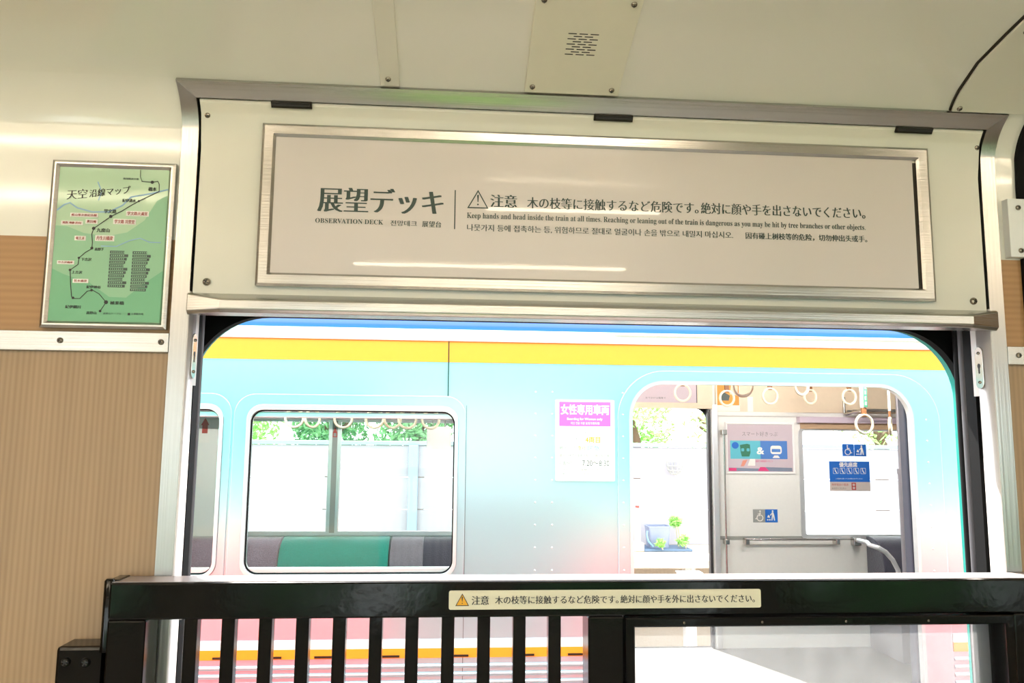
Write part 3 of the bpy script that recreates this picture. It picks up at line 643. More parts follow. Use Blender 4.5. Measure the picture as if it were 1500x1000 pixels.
# near windows: pressed surround, silver frame, glass
for (a, b) in (W0, W1):
    pr = plate('window_surround', [rrect(a - .063, b + .042, WZ[0] - .09, WZ[1] + .062, .085), rrect(a - .012, b + .012, WZ[0] - .012, WZ[1] + .012, .065)], Y1 - 0.006, Y1 + 0.004, BODY, tn, bevel=0.004)
    fr = plate('window_frame', [rrect(a - .010, b + .010, WZ[0] - .012, WZ[1] + .018, .064), rrect(a + .004, b - .004, WZ[0] + .004, WZ[1] - .004, .052)], Y1 - 0.014, Y1 + 0.045, SILVER, tn, bevel=0.004)
    box('upper_rail', a + .004, b - .004, Y1 + 0.012, Y1 + 0.04, WZ[1] - 0.035, WZ[1] - 0.012, SILVER, fr, 0.003)
    box('lower_rail', a + .004, b - .004, Y1 + 0.012, Y1 + 0.04, WZ[0], WZ[0] + 0.028, SILVER, fr, 0.003)
    plate('gasket', [rrect(a + .004, b - .004, WZ[0] + .004, WZ[1] - .004, .052), rrect(a + .009, b - .009, WZ[0] + .009, WZ[1] - .009, .048)], Y1 + 0.004, Y1 + 0.012, RUBBER, fr)
    plate('pane', [rrect(a + .003, b - .003, WZ[0] + .003, WZ[1] - .003, .05)], Y1 + 0.022, Y1 + 0.026, GL, fr)
# near door surround
ds = plate('door_surround', [rrect(0.715, 2.164, -0.05, 1.85, 0.21, 12, '0011'), rrect(D[0], D[1], -0.05, D[2], 0.15, 10, '0011')], Y1 - 0.007, Y1 + 0.002, BODY, tn, smooth=30, bevel=0.003)
plate('door_lip', [rrect(D[0] - .006, D[1] + .006, 0.0, D[2] + .006, 0.156, 10, '0011'), rrect(D[0] + .008, D[1] - .008, 0.0, D[2] - .008, 0.142, 10, '0011')], Y1 - 0.012, Y1 + 0.020, SILVER, tn, smooth=30)
box('door_gasket', 2.026, 2.062, Y1 + 0.035, Y1 + 0.085, 0.0, 1.80, mat('slate_rubber', (70, 70, 84), 0.5), tn, 0.006)
box('door_gasket', 0.752, 0.772, Y1 + 0.035, Y1 + 0.07, 0.0, 1.80, GREYRUB, tn, 0.004)
for x in (-0.0135,): box('panel_seam', x - .002, x + .002, Y1 - 0.0062, Y1 - 0.0005, 1.727, 1.962, HINGE, tn)
box('panel_seam', 0.0655, 0.0675, Y1 - 0.0015, Y1, 0.2, 1.69, GREYRUB, tn)
rv = None
for x in (0.361, 0.433, 0.738):
    for k in range(9):
        rv = screw(x, Y1 - (0.007 if x > 0.7 else 0), 1.75 - k * 0.093, tn, me=RIVET_ME, name='rivet'); rv.scale = (.9, .7, .9)
for k in range(9): rv = screw(2.10, Y1 - 0.007, 1.65 - k * 0.093, tn, me=RIVET_ME, name='rivet'); rv.scale = (.9, .7, .9)
# lower waist band and ribs
for a, b in ((TX0, 0.71), (2.17, TX1)):
    st = box('lower_stripe', a, b, Y1 - 0.004, Y1 + 0.0, 0.662, 0.700, YEL, tn); box('lower_glow_stripe', a, b, Y1 - 0.004, Y1 + 0.0, 0.700, 0.735, WHT, tn)  # white stripe paints in the bright glow above the yellow one
    rb = MB()
    for k in range(8): rb.tube([(a, Y1 - 0.001, 0.63 - k * 0.032), (b, Y1 - 0.001, 0.63 - k * 0.032)], 0.009, 8)
    rb.build('body_rib', BODY, tn, smooth=50)
for x in (-0.93, -0.75, -0.53, -0.28, 0.0, 0.27, 0.5):
    MB().box(x, x + 0.09, Y1 - 0.008, Y1 - 0.0035, 0.666, 0.674).build('drain_slot', HINGE, tn)

# unseen lamps added to brighten the inside of the other car
for x in (-1.2, 0.9, 2.6):
    t = thing('train_fill_lamp', 'unseen white lamp tube added to brighten the other car', 'ceiling lamp', (x, 3.4, 2.1), 'added lamp tubes in the other car')
    box('housing', x - .5, x + .5, 3.36, 3.44, 2.105, 2.132, WHT, t); tube('tube', [(x - .48, 3.4, 2.09), (x + .48, 3.4, 2.09)], 0.015, LAMP_ADDED, t)

# bench seats along the far side
def bench(x0, x1, label, segs):
    t = thing('bench_seat', label, 'bench seat', ((x0 + x1) / 2, 4.5, 0.0))
    def backp(a, b, M, name, ins=0.0):
        P = [(4.735, 0.44), (4.50 + ins, 0.44), (4.485 + ins, 0.60)] + [(4.70 + ins - .215 * math.cos(R(q)), 0.615 + 0.215 * math.sin(R(q))) for q in range(6, 91, 12)] + [(4.735, 0.83)]
        MB().loft([[(a, y, z) for y, z in P], [(b, y, z) for y, z in P]]).build(name, M, t, smooth=50, bevel=0.006)
    for a, b, M in segs: backp(a, b, M, 'backrest')
    box('seat_cushion', x0, x1, 4.16, 4.48, 0.32, 0.44, segs[0][2], t, 0.02)
    box('seat_base', x0, x1, 4.30, 4.735, 0.0, 0.32, GREYM, t)
bench(-2.2, -1.20, 'grey moquette bench at the left end of the other car window', [(-2.2, -1.20, GREYF)])
bench(-1.19, -0.425, 'teal moquette bench behind the middle of the other car window', [(-1.19, -0.425, TEAL)])
bench(-0.415, 0.45, 'charcoal grey bench at the right end of the other car window', [(-0.415, -0.18, GREYF), (-0.18, 0.45, DARKF)])
bench(3.22, 4.0, 'dark navy priority bench behind the curved pole in the doorway', [(3.22, 4.0, DARKF)])

# poles and rails inside the other car
t = thing('grab_rail', 'short horizontal steel grab rail on the white panel in the doorway', 'grab rail', (2.62, 4.70, 0.81))
tube('rail', [(2.255, 4.695, 0.808), (2.98, 4.695, 0.808)], 0.009, STEEL, t)
for x in (2.262, 2.972): MB().box(x - .016, x + .016, 4.685, 4.749, 0.77, 0.815).build('bracket', STEEL, t, bevel=0.004)
t = thing('curved_pole', 'curved steel armrest pole bending down beside the navy bench', 'pole', (3.2, 4.6, 0.8))
POLE = [(3.13, 4.70, 0.80), (3.10, 4.50, 0.81), (3.00, 4.28, 0.82), (3.045, 4.25, 0.805), (3.10, 4.25, 0.775), (3.15, 4.25, 0.72), (3.185, 4.25, 0.65), (3.20, 4.25, 0.56), (3.20, 4.25, 0.30)]
tube('pole', POLE, 0.017, SILVER, t)
MB().box(3.10, 3.16, 4.69, 4.749, 0.76, 0.82).build('bracket', STEEL, t, bevel=0.006)
t = thing('grab_pole', 'upright steel pole beside the far door at the left of the poster', 'pole', (2.085, 4.70, 0))
tube('pole', [(2.10, 4.70, 0.45), (2.10, 4.70, 1.62)], 0.008, STEEL, t)
for z in (1.615, 0.79): MB().box(2.088, 2.125, 4.69, 4.749, z - .02, z + .02).build('bracket', STEEL, t, bevel=0.004)
t = thing('grab_pole', 'upright steel pole at the right edge of the doorway by the priority window', 'pole', (3.50, 4.5, 0))
PX = 3.165
tube('pole', [(PX, 4.12, 0.40), (PX, 4.12, 1.34)], 0.020, GREYM, t); tube('upper_pole', [(PX, 4.12, 1.34), (PX, 4.12, 2.128)], 0.011, GREYM, t)
tube('collar', [(PX, 4.12, 1.33), (PX, 4.12, 1.365)], 0.024, GREYM, t)
t = thing('luggage_rack_end', 'steel luggage rack with a bracket above the priority window', 'rack', (3.3, 4.6, 1.76))
for k in range(4): tube('rack_bar', [(3.09, 4.42 + k * .09, 1.79), (3.9, 4.42 + k * .09, 1.79)], 0.007, STEEL, t)
tube('rack_bracket', [(3.09, 4.735, 1.90), (3.09, 4.735, 1.775), (3.09, 4.70, 1.765), (3.09, 4.42, 1.79)], 0.011, STEEL, t)

# hanging straps
def strap(x, y, zc, r, rot, label, tagm=None, group='hanging straps in the other car', top=2.128):
    t = thing('hanging_strap', label, 'hanging strap', (x, y, zc), group)
    cs_, sn_ = math.cos(rot), math.sin(rot)
    pts = [(x + r * math.cos(2 * math.pi * k / 28) * cs_, y + r * math.cos(2 * math.pi * k / 28) * sn_, zc + r * math.sin(2 * math.pi * k / 28)) for k in range(28)]
    tube('ring', pts, 0.0085, RINGM, t, 10, True)
    def sleeve(name, w, z0, z1, M):
        P = [(-w, -.006), (w, -.006), (w, .006), (-w, .006)]
        MB().loft([[(x + a * cs_ - b * sn_, y + a * sn_ + b * cs_, z) for a, b in P] for z in (z0, z1)]).build(name, M, t, bevel=0.002)
    sleeve('strap_loop', 0.017, zc + r - 0.012, zc + r + 0.045, LEATHER)
    if tagm:
        sleeve('tag', 0.021, zc + r + 0.045, zc + r + 0.205, tagm); sleeve('strap_band', 0.014, zc + r + 0.205, top, LEATHER)
    else: sleeve('strap_band', 0.014, zc + r + 0.045, top, LEATHER)
    return t
strap(1.633, 4.2, 1.884, .058, 0.1, 'strap ring hanging before the lilac advert above the far door')
strap(1.954, 4.2, 1.850, .053, 0.1, 'strap ring hanging in front of the orange poster')
strap(1.691, 3.2, 1.868, .060, 0.1, 'large near strap ring just right of the orange poster, cut off at its top')
strap(2.269, 4.2, 1.869, .056, 0.1, 'strap ring hanging above the wide poster, second right of the orange poster')
strap(2.228, 3.6, 1.897, .052, 0.3, 'strap ring half hidden behind the doorway top, right of the wide poster')
strap(2.660, 4.4, 1.879, .051, 0.2, 'strap ring lower of the overlapping pair above the wide poster corner')
strap(2.856, 4.2, 1.871, .052, 0.1, 'strap ring hanging beside the luggage rack bracket')
h = strap(2.633, 3.6, 1.663, .059, 0.1, 'long strap with a green tag hanging before the priority window', WHITEBOX)
strap(2.805, 3.6, 1.652, .052, 0.95, 'long strap turned edge-on at the right end of the doorway', WHITEBOX)
o = plate('tag_label', [[(2.632, 1.772), (2.654, 1.772), (2.654, 1.925), (2.632, 1.925)]], 3.588, 3.5935, GREENP, h)
for k, c in enumerate('優先座席'): text('tag_text', c, 2.637, 1.888 - k * .035, 2.649, 1.912 - k * .035, 3.588, WHITEBOX, o)
for k, (x, rt) in enumerate(((-1.00, .1), (-0.885, 0.8), (-0.69, .3), (-0.49, .05), (-0.375, .5), (-0.28, 0.1), (-0.13, .2))):
    strap(x, 3.9, 1.668, .056, rt, 'strap ring at the top of the left car window, %s' % ('first from left', 'second from left', 'just right of the sash post', 'middle of the row', 'just right of the middle one', 'left of the white hanging card', 'above the white hanging card')[k], group='strap rings in the left car window')

# ---- printed things in the other car
YW = Y2 - 0.003
hc = box('hanging_card', -0.155, 0.005, 4.0, 4.004, 1.475, 1.625, mat('white_card', (252, 252, 252), 0.4)); tag(hc, 'blank white card hanging at the right end of the left car window', 'card')
MB().box(-0.12, -0.112, 4.0, 4.004, 1.625, 2.128).box(-0.04, -0.032, 4.0, 4.004, 1.625, 2.128).build('hanger', GREYP, hc)
po = thing('wide_poster', 'framed ticket poster with teal and blue picture beside the far door', 'poster', (2.40, YW, 1.30))
frame_ring('frame', 2.128, 2.680, 1.298, 1.694, 0.016, Y2 - .0005, Y2 - 0.012, WHT, po, 0.003)
plate('sheet', [[(2.138, 1.306), (2.67, 1.306), (2.67, 1.686), (2.138, 1.686)]], Y2 - .006, Y2 - .001, LILAC, po)
YP = Y2 - .0062
text('poster_title', 'スマート好きっぷ', 2.262, 1.588, 2.545, 1.622, YP, GREYINK, po, -0.01, -0.01)
pl_ = plate('picture', [[(2.165, 1.412), (2.405, 1.412), (2.405, 1.552), (2.165, 1.552)]], YP - .0004, YP, TEALP, po)
plate('picture', [[(2.405, 1.412), (2.62, 1.412), (2.62, 1.552), (2.405, 1.552)]], YP - .0004, YP, NAVY, po)
text('ampersand', serif('') + '&', 2.375, 1.448, 2.435, 1.502, YP - .0005, WHITEBOX, po, 0.03, 0.01)
plate('round_badge', [[(2.205 + .028 * math.cos(R(a)), 1.515 + .026 * math.sin(R(a))) for a in range(0, 360, 20)]], YP - .0006, YP, BLUEP, po)
plate('green_shape', [[(2.255, 1.43), (2.315, 1.43), (2.325, 1.46), (2.322, 1.522), (2.30, 1.528), (2.27, 1.524), (2.242, 1.518), (2.248, 1.46)], rrect(2.252, 2.275, 1.47, 1.493, .005, 3), rrect(2.295, 2.318, 1.47, 1.493, .005, 3)], YP - .0008, YP, GREENP, po)
plate('white_shape', [rrect(2.485, 2.575, 1.45, 1.515, .02, 5), rrect(2.495, 2.565, 1.466, 1.49, .004, 3), [(2.50, 1.42), (2.56, 1.42), (2.545, 1.44), (2.515, 1.44)]], YP - .0008, YP, WHITEBOX, po)
plate('red_shape', [[(2.245, 1.355), (2.27, 1.355), (2.30, 1.405), (2.262, 1.40)]], YP - .0008, YP, SKIN, po)
plate('pale_shape', [[(2.30, 1.36), (2.36, 1.36), (2.36, 1.412), (2.32, 1.412)]], YP - .0008, YP, WHITEBOX, po)
text('poster_text', '電車で商業施設へ行こう', 2.365, 1.388, 2.50, 1.402, YP, MAGENTA, po)
plate('bottom_strip', [[(2.15, 1.318), (2.655, 1.318), (2.655, 1.345), (2.45, 1.350), (2.40, 1.338), (2.15, 1.345)]], YP - .0004, YP, mat('slate_print', (120, 130, 150), 0.5), po)
plate('bottom_strip', [[(2.38, 1.320), (2.47, 1.320), (2.44, 1.350), (2.40, 1.350)]], YP - .0006, YP, MAGENTA, po)
plate('bottom_strip', [[(2.15, 1.320), (2.21, 1.320), (2.21, 1.342), (2.15, 1.342)]], YP - .0006, YP, MAGENTA, po)

op = thing('orange_poster', 'orange picture poster high on the wall right of the far door', 'poster', (2.15, Y2 - .013, 1.775))
plate('sheet', [[(2.062, 1.778), (2.248, 1.778), (2.248, 2.02), (2.062, 2.02)]], Y2 - .0135, Y2 - .0122, WHITEBOX, op)
plate('picture', [[(2.068, 1.825), (2.243, 1.825), (2.243, 2.015), (2.068, 2.015)]], Y2 - .0139, Y2 - .0136, ORANGE, op)
plate('dark_shape', [[(2.09, 1.86), (2.16, 1.86), (2.17, 1.90), (2.12, 1.93), (2.085, 1.905)]], Y2 - .0143, Y2 - .0140, GREYINK, op)
plate('pale_shape', [[(2.17, 1.91), (2.235, 1.90), (2.235, 1.975), (2.18, 1.985)]], Y2 - .0143, Y2 - .0140, STICK, op)
ws = plate('notice_card', [[(2.309, 1.777), (2.354, 1.777), (2.354, 1.893), (2.309, 1.893)]], Y2 - .0145, Y2 - .0122, WHITEBOX); tag(ws, 'small upright white card right of the orange poster', 'card')
la = thing('lilac_advert', 'pale lilac advert sheet above the far door', 'poster', (1.66, Y2 - .014, 1.84))
plate('sheet', [[(1.25, 1.840), (1.905, 1.840), (1.905, 2.06), (1.25, 2.06)]], Y2 - .0145, Y2 - .0122, LILAC, la)
text('advert_text', 'おでかけは電車で', 1.50, 1.868, 1.66, 1.882, Y2 - .0146, GREYINK, la)
plate('ring_mark', [[(1.485 + .035 * math.cos(R(a)), 1.965 + .035 * math.sin(R(a))) for a in range(0, 360, 20)], [(1.485 + .022 * math.cos(R(a)), 1.965 + .022 * math.sin(R(a))) for a in range(0, 360, 20)]], Y2 - .015, Y2 - .0146, mat('violet_print', (140, 140, 190), 0.5), la)
plate('edge_clip', [[(1.902, 1.84), (1.908, 1.84), (1.908, 1.98), (1.902, 1.98)]], Y2 - .016, Y2 - .0121, GREYRUB, la)
# pictogram glyphs
def wheel(x, z, h, y, M, parent, flip=1):
    P = lambda u, w: (x + flip * u * h, z + w * h)
    circ = lambda cx, cz, r_: [P(cx + r_ * math.cos(R(a)), cz + r_ * math.sin(R(a))) for a in range(0, 360, 24)]
    plate('wheelchair_symbol', [circ(-.06, .36, .07)], y - .0005, y, M, parent)
    plate('wheelchair_symbol', [ribbon([P(-.06, .26), P(-.04, .02), P(.16, .0), P(.26, -.28), P(.36, -.24)], .085 * h)], y - .0005, y, M, parent)
    plate('wheelchair_symbol', [ribbon([P(-.05, .13), P(.14, .13)], .07 * h)], y - .0005, y, M, parent)
    arc = [P(-.04 + .25 * math.cos(R(a)), -.18 + .25 * math.sin(R(a))) for a in range(110, 371, 20)]
    plate('wheelchair_symbol', [ribbon(arc, .07 * h)], y - .0005, y, M, parent)
def stroller(x, z, h, y, M, parent):
    P = lambda u, w: (x + u * h, z + w * h)
    circ = lambda cx, cz, r_: [P(cx + r_ * math.cos(R(a)), cz + r_ * math.sin(R(a))) for a in range(0, 360, 24)]
    plate('stroller_symbol', [circ(.12, .37, .075)], y - .0005, y, M, parent)
    plate('stroller_symbol', [[P(.04, .28), P(.18, .28), P(.26, .0), P(.32, -.4), P(.22, -.4), P(.15, -.05), P(.08, -.4), P(-.02, -.4), P(.05, .0)]], y - .0005, y, M, parent)
    plate('stroller_symbol', [ribbon([P(.06, .2), P(-.10, .02)], .07 * h)], y - .0005, y, M, parent)
    plate('stroller_symbol', [[P(-.36, -.14), P(-.12, -.18), P(-.16, -.02), P(-.26, .08)], circ(-.32, -.34, .06), circ(-.14, -.34, .06)], y - .0005, y, M, parent)
def tile(name, x0, x1, z0, z1, y, M, label, cat='sign'):
    o = plate(name, [[(x0, z0), (x1, z0), (x1, z1), (x0, z1)]], y, y + .0012, M); return tag(o, label, cat)
o = tile('wheelchair_sticker', 3.084, 3.1785, 1.4385, 1.534, Y2 + .0285, BLUEP, 'blue wheelchair sticker on the window above the priority seat sticker', 'sticker'); wheel(3.13, 1.487, .088, Y2 + .0284, WHITEBOX, o)
o = tile('stroller_sticker', 3.181, 3.2785, 1.437, 1.531, Y2 + .0285, BLUEP, 'blue stroller sticker right of the wheelchair sticker on the window', 'sticker'); stroller(3.23, 1.484, .088, Y2 + .0284, WHITEBOX, o)
o = tile('priority_sticker', 2.971, 3.299, 1.168, 1.397, Y2 + .0285, BLUEP, 'blue priority seat sticker with grey lower strip on the far window', 'sticker')
text('sticker_title', '優先座席', 3.052, 1.352, 3.20, 1.392, Y2 + .0284, WHITEBOX, o, 0.03, 0.02)
for k in range(5):
    x = 3.022 + k * .056
    i_ = plate('seat_symbol', [rrect(x - .021, x + .021, 1.300, 1.346, .005, 3), rrect(x - .0185, x + .0185, 1.3025, 1.3435, .004, 3)], Y2 + .0280, Y2 + .0285, WHITEBOX, o)
    plate('figure', [[(x - .010, 1.336), (x - .003, 1.336), (x + .002, 1.322), (x + .012, 1.308), (x + .006, 1.305), (x - .004, 1.316)], [(x - .006 + .004 * math.cos(R(a)), 1.3405 + .003 * math.sin(R(a))) for a in range(0, 360, 40)]], Y2 + .0280, Y2 + .0285, WHITEBOX, i_)
text('sticker_text', 'この座席を必要とされるお客様におゆずりください', 3.02, 1.258, 3.24, 1.268, Y2 + .0284, WHITEBOX, o)
g_ = plate('lower_strip', [[(2.971, 1.168), (3.299, 1.168), (3.299, 1.238), (2.971, 1.238)]], Y2 + .0280, Y2 + .0285, mat('warm_grey_print', (196, 186, 180), 0.5), o)
plate('red_phone_mark', [[(3.146, 1.176), (3.182, 1.176), (3.182, 1.232), (3.146, 1.232)], rrect(3.154, 3.174, 1.183, 1.200, .004, 3), rrect(3.154, 3.174, 1.207, 1.225, .004, 3)], Y2 + .0275, Y2 + .0280, REDINK, g_)
text('strip_text', '携帯電話の電源', 2.985, 1.208, 3.12, 1.226, Y2 + .0279, REDINK, g_)
text('strip_text', 'お切りください', 2.985, 1.180, 3.10, 1.195, Y2 + .0279, GREYINK, g_)
o = tile('wheelchair_sticker', 2.333, 2.4295, 0.929, 1.0275, Y2 - .0015, GREYP, 'faded grey wheelchair sticker on the white panel above the grab rail', 'sticker'); wheel(2.384, .98, .092, Y2 - .0017, WHITEBOX, o, -1)
o = tile('stroller_sticker', 2.4297, 2.528, 0.929, 1.0275, Y2 - .0015, BLUEP, 'blue stroller sticker on the white panel above the grab rail', 'sticker'); stroller(2.478, .98, .092, Y2 - .0017, WHITEBOX, o)
# red arrow on the panel in the small left window
o = tile('red_arrow_sticker', -1.845, -1.775, 1.50, 1.70, Y2 - .003, WHITEBOX, 'red arrow sticker seen through the small left car window', 'sticker')
plate('red_arrow', [[(-1.83, 1.57), (-1.79, 1.57), (-1.79, 1.63), (-1.78, 1.63), (-1.81, 1.685), (-1.84, 1.63), (-1.83, 1.63)]], Y2 - .0036, Y2 - .003, REDINK, o)
sa = plate('sash_arrow_sticker', [[(-0.875, 1.55), (-0.843, 1.55), (-0.843, 1.585), (-0.85, 1.60), (-0.859, 1.63), (-0.868, 1.60), (-0.875, 1.585)], [(-0.869, 1.556), (-0.849, 1.556), (-0.849, 1.58), (-0.869, 1.58)]], Y2 - .0180, Y2 - .0165, REDINK); tag(sa, 'red outlined arrow sticker at the top of the window sash post', 'sticker')

# women only sticker on the train side
wo = thing('women_only_sticker', 'white and pink women only car sticker on the train side', 'sticker', (0.573, Y1 - .001, 1.3755))
plate('sheet', [rrect(0.4455, 0.7005, 1.3755, 1.7186, .006, 3)], Y1 - .0095, Y1 - .0003, WHITEBOX, wo)
YZ = Y1 - .0097
pk = plate('pink_panel', [[(0.4616, 1.606), (0.6833, 1.606), (0.6833, 1.7095), (0.4616, 1.7095)]], YZ - .0005, YZ, PINK, wo)
text('headline_text', '女性専用車両', 0.468, 1.654, 0.6773, 1.699, YZ - .0006, WHITEBOX, pk, 0.035, 0.02)
text('headline_text', 'Boarding for Women only', 0.4953, 1.6287, 0.6482, 1.642, YZ - .0006, WHITEBOX, pk, 0.02, 0.01)
text('headline_text', '여성 전용 차량 女性专用车厢', 0.5109, 1.6128, 0.6348, 1.6243, YZ - .0006, WHITEBOX, pk)
text('detail_text', '平日ダイヤ', 0.5241, 1.5711, 0.619, 1.5922, YZ, GREYP, wo)
text('detail_text', '前から', 0.508, 1.5377, 0.569, 1.5605, YZ, GREYP, wo); text('detail_text', '4両目', 0.574, 1.5357, 0.6375, 1.5615, YZ, AMBER, wo, 0.02, .02)
text('detail_text', '難波行き', 0.4626, 1.506, 0.533, 1.5215, YZ, GREYP, wo); text('detail_text', '急行', 0.542, 1.504, 0.575, 1.5233, YZ, AMBER, wo); text('detail_text', '区急', 0.585, 1.504, 0.635, 1.5233, YZ, TEALP, wo); text('detail_text', 'のうち', 0.645, 1.506, 0.6786, 1.5215, YZ, GREYP, wo)
text('detail_text', '橋本・林間田園都市駅から難波駅到着', 0.4627, 1.4756, 0.6783, 1.4886, YZ, GREYP, wo)
text('detail_text', '到着時刻', 0.4627, 1.440, 0.522, 1.460, YZ, GREYP, wo)
text('detail_text', '7:20～8:30', 0.5606, 1.438, 0.6768, 1.462, YZ, GREYINK, wo)
text('detail_text', '小学生以下のお客様は除きます', 0.4628, 1.418, 0.645, 1.4275, YZ, GREYP, wo)
text('detail_text', '介助される方もご利用いただけます', 0.4628, 1.400, 0.6692, 1.4095, YZ, GREYP, wo)

# ================================================================== beyond the train
struct(box('ground', -14, 16, -12, 16, -1.25, -1.1, BALLAST))
pf_ = thing('platform_slab', 'concrete platform ledge on short posts behind the train', 'platform', (1.5, 7.4, -1.1))
box('slab', -8, 10, 6.8, 9.0, 0.255, 0.335, CONC, pf_, 0.008)
for x in range(-8, 10, 2): box('post', x + .45, x + .56, 6.95, 7.06, -1.1, 0.255, PIPE, pf_)
box('back_wall', -8, 10, 8.1, 8.3, -1.1, 0.255, CONC, pf_)
fe = thing('fence', 'white board fence with pale blue posts behind the platform', 'fence', (1.5, 8.04, 0.335))
for a, b in ((0.337, 0.728), (0.738, 1.094), (1.104, 1.462)): box('board', -8, 10, 8.0, 8.05, a, b, FENCE, fe, 0.004)
box('top_rail', -8, 10, 7.97, 8.06, 1.466, 1.512, FPOST, fe, 0.006)
for k in range(-4, 5): box('post', -0.475 + 2 * k, -0.365 + 2 * k, 7.93, 7.999, 0.336, 1.466, FPOST, fe, 0.006)
# planter tub, pipe, stick, tray, plants, basket, box
bk = thing('planter_tub', 'pale blue plastic tub on the platform ledge seen through the doorway', 'tub', (2.38, 7.6, 0.36))
P = [rrect(-.112, .112, -.085, .085, .03, 5), rrect(-.125, .125, -.10, .10, .03, 5)]
b_ = MB(); rings = [[(2.335 + x, 7.6 + y, 0.362) for x, y in P[0]], [(2.335 + x, 7.6 + y, 0.585) for x, y in P[1]], [(2.335 + x * 1.06, 7.6 + y * 1.06, 0.585) for x, y in P[1]], [(2.335 + x * 1.06, 7.6 + y * 1.06, 0.60) for x, y in P[1]], [(2.335 + x * .93, 7.6 + y * .93, 0.60) for x, y in P[1]], [(2.335 + x * .8, 7.6 + y * .8, 0.40) for x, y in P[1]]]
b_.loft(rings).build('tub', BUCKET, bk, smooth=35)
tube('hose', [(2.195, 7.50, 0.55), (2.185, 7.48, 0.50), (2.20, 7.47, 0.44), (2.25, 7.46, 0.385)], 0.010, mat('sky_blue_hose', (110, 150, 176), 0.5), bk)
ty = box('drip_tray', 2.14, 2.68, 7.42, 7.80, 0.336, 0.361, mat('blue_tray', (84, 108, 134), 0.5), None, 0.006); tag(ty, 'flat blue tray under the tub on the platform ledge', 'tray')
t = thing('white_pipe', 'white standpipe with a red tip at the left side of the far doorway', 'pipe', (2.08, 7.5, 0.336))
tube('pipe', [(2.085, 7.5, 0.336), (2.085, 7.5, 0.80)], 0.035, PIPE, t); tube('red_tip', [(2.085, 7.5, 0.80), (2.085, 7.5, 0.825)], 0.022, REDINK, t); box('base', 1.98, 2.14, 7.42, 7.58, 0.336, 0.43, CONC, t, 0.01)
st_ = tube('garden_stake', [(2.64, 7.7, 0.362), (2.625, 7.96, 0.86)], 0.012, STICKW); tag(st_, 'thin pale stake leaning on the fence beside the tall weed', 'stake')
def leaves(mb, c, rad, n, size, rnd):
    for _ in range(n):
        while True:
            d = Vector((rnd.uniform(-1, 1), rnd.uniform(-1, 1), rnd.uniform(-1, 1)))
            if 0.1 < d.length < 1: break
        p = Vector(c) + Vector((d.x * rad[0], d.y * rad[1], d.z * rad[2]))
        u = Vector((rnd.gauss(0, 1), rnd.gauss(0, 1), rnd.gauss(0, 1))).normalized(); w = u.orthogonal().normalized(); sz = size * rnd.uniform(.6, 1.3)
        nrm = u.cross(w) * sz * .18
        mb.add([p - u * sz, p - w * sz * .42 + nrm, p + u * sz, p + w * sz * .42 + nrm], [(0, 1, 2), (0, 2, 3)])
def plain(mb, name, M, parent):
    me = bpy.data.meshes.new(name); me.from_pydata(mb.v, [], mb.f); me.update(); return link(name, me, M, parent)
rnd = random.Random(3)
for x, y, zt, rad, n, lab in ((2.56, 7.66, 0.635, .075, 130, 'tall leggy weed with a round green top beside the tub'), (2.60, 7.50, 0.445, .075, 90, 'low bright green weed at the foot of the tall one'), (2.31, 7.40, 0.435, .06, 80, 'low bright green weed in front of the tub')):
    t = thing('weed', lab, 'plant', (x, y, 0.362), 'weeds on the ledge')
    b_ = MB(); leaves(b_, (x, y, zt), (rad, rad, rad * .8), n, 0.028, rnd); plain(b_, 'leaves', LEAF, t)
    tube('stem', [(x + .03, y, 0.362), (x, y, zt)], 0.006, STICKW, t)
wk = thing('wire_basket', 'small wire basket hanging on the white fence', 'basket', (2.63, 7.94, 1.22))
b_ = MB()
for k, (z, r_) in enumerate(((1.30, .10), (1.25, .095), (1.20, .08), (1.16, .05))):
    b_.tube([(2.632 + r_ * math.cos(a * math.pi / 9), 7.90 + r_ * .7 * math.sin(a * math.pi / 9), z) for a in range(18)], 0.006, 6, True)
b_.build('wire', GREYP, wk); b2 = MB()
for a in range(9):
    q = a * math.pi / 4.5; b2.tube([(2.632 + r_ * math.cos(q), 7.90 + r_ * .7 * math.sin(q), z) for z, r_ in ((1.30, .10), (1.25, .095), (1.20, .08), (1.16, .05), (1.15, .0))], 0.005, 5)
b2.build('wire', GREYP, wk); tube('hanger', [(2.64, 7.91, 1.16), (2.65, 7.93, 0.98)], 0.004, PIPE, wk)
mb_ = thing('meter_box', 'white box fixed to the front of the platform ledge', 'box', (2.3, 6.73, 0.2))
box('case', 2.31, 2.53, 6.64, 6.79, 0.14, 0.225, PIPE, mb_, 0.006); box('lid', 2.30, 2.54, 6.63, 6.79, 0.226, 0.24, PIPE, mb_, 0.003)
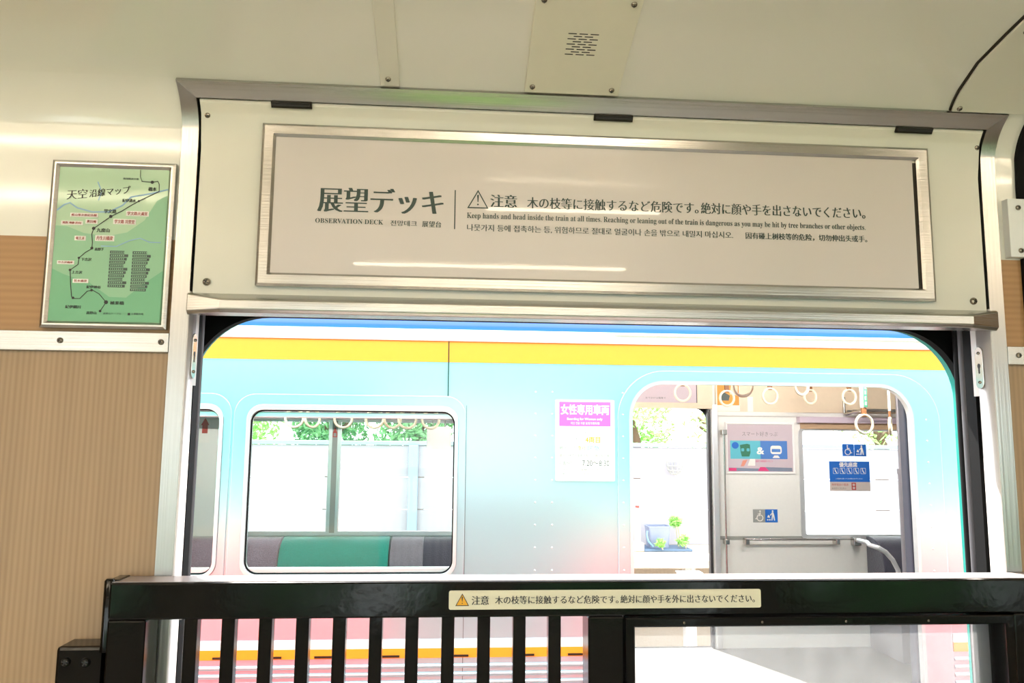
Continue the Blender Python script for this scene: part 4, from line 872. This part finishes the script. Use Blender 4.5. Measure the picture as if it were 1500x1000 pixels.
tube('valve', [(2.46, 6.72, 0.24), (2.46, 6.72, 0.29), (2.42, 6.72, 0.30)], 0.008, GREYM, mb_)
# trees behind the fence and on the other side of our car
def tree(x, y, zc, rad, n, label, M, size=0.075, group=None):
    t = thing('tree', label, 'tree', (x, y, -1.1), group)
    b_ = MB()
    for k in range(16):
        leaves(b_, (x + (k % 4 - 1.5) * .46 * rad[0], y + rnd.uniform(-.5, .5) * rad[1], zc + ((k // 4) - 1.5) * .42 * rad[2] + rnd.uniform(-.1, .1)), (rad[0] * .42, rad[1] * .5, rad[2] * .42), n // 16, size, rnd)
    plain(b_, 'crown', M, t)
    tb = MB().tube([(x, y, -1.1), (x + .05, y, zc - rad[2] * .5), (x - .03, y, zc + rad[2] * .2)], [.12, .09, .04], 9); 
    for k in range(4): tb.tube([(x, y, zc - rad[2] * .4), (x + rnd.uniform(-.6, .6) * rad[0], y + rnd.uniform(-.4, .4), zc + rnd.uniform(0, .5) * rad[2])], [.05, .02], 7)
    tb.build('trunk', BARK, t, smooth=50)
tree(-2.95, 10.0, 1.75, (.53, .6, .6), 1500, 'pale green bushy tree above the fence at the left window end', LEAF, .05)
tree(-1.72, 10.2, 1.70, (.53, .6, .6), 2600, 'yellow green tree above the fence left of the sash post', LEAF2, .05)
tree(-0.48, 10.0, 1.72, (.53, .6, .6), 3200, 'deep green tree above the fence right of the sash post', LEAF2, .05)
tree(0.74, 10.2, 1.75, (.53, .6, .6), 2200, 'pale green tree above the fence behind the white card', LEAF, .05)
tree(2.6, 10.0, 1.85, (.62, .6, .6), 1700, 'sparse light green tree seen through the left of the far doorway', LEAF, .05)
tree(3.95, 10.0, 1.72, (.5, .6, .42), 420, 'thin light green tree seen through the right of the far doorway', LEAF, .05)
tree(6.3, 10.0, 1.72, (.5, .6, .4), 420, 'light green tree seen through the priority window', LEAF, .05)
for x in (-2.0, 0.9, 3.8):
    tree(x, -6.0, 0.1, (1.2, 1.0, 1.2), 2400, 'leafy green tree outside the windows behind the viewer', LEAF2, 0.13, 'trees behind the viewer')
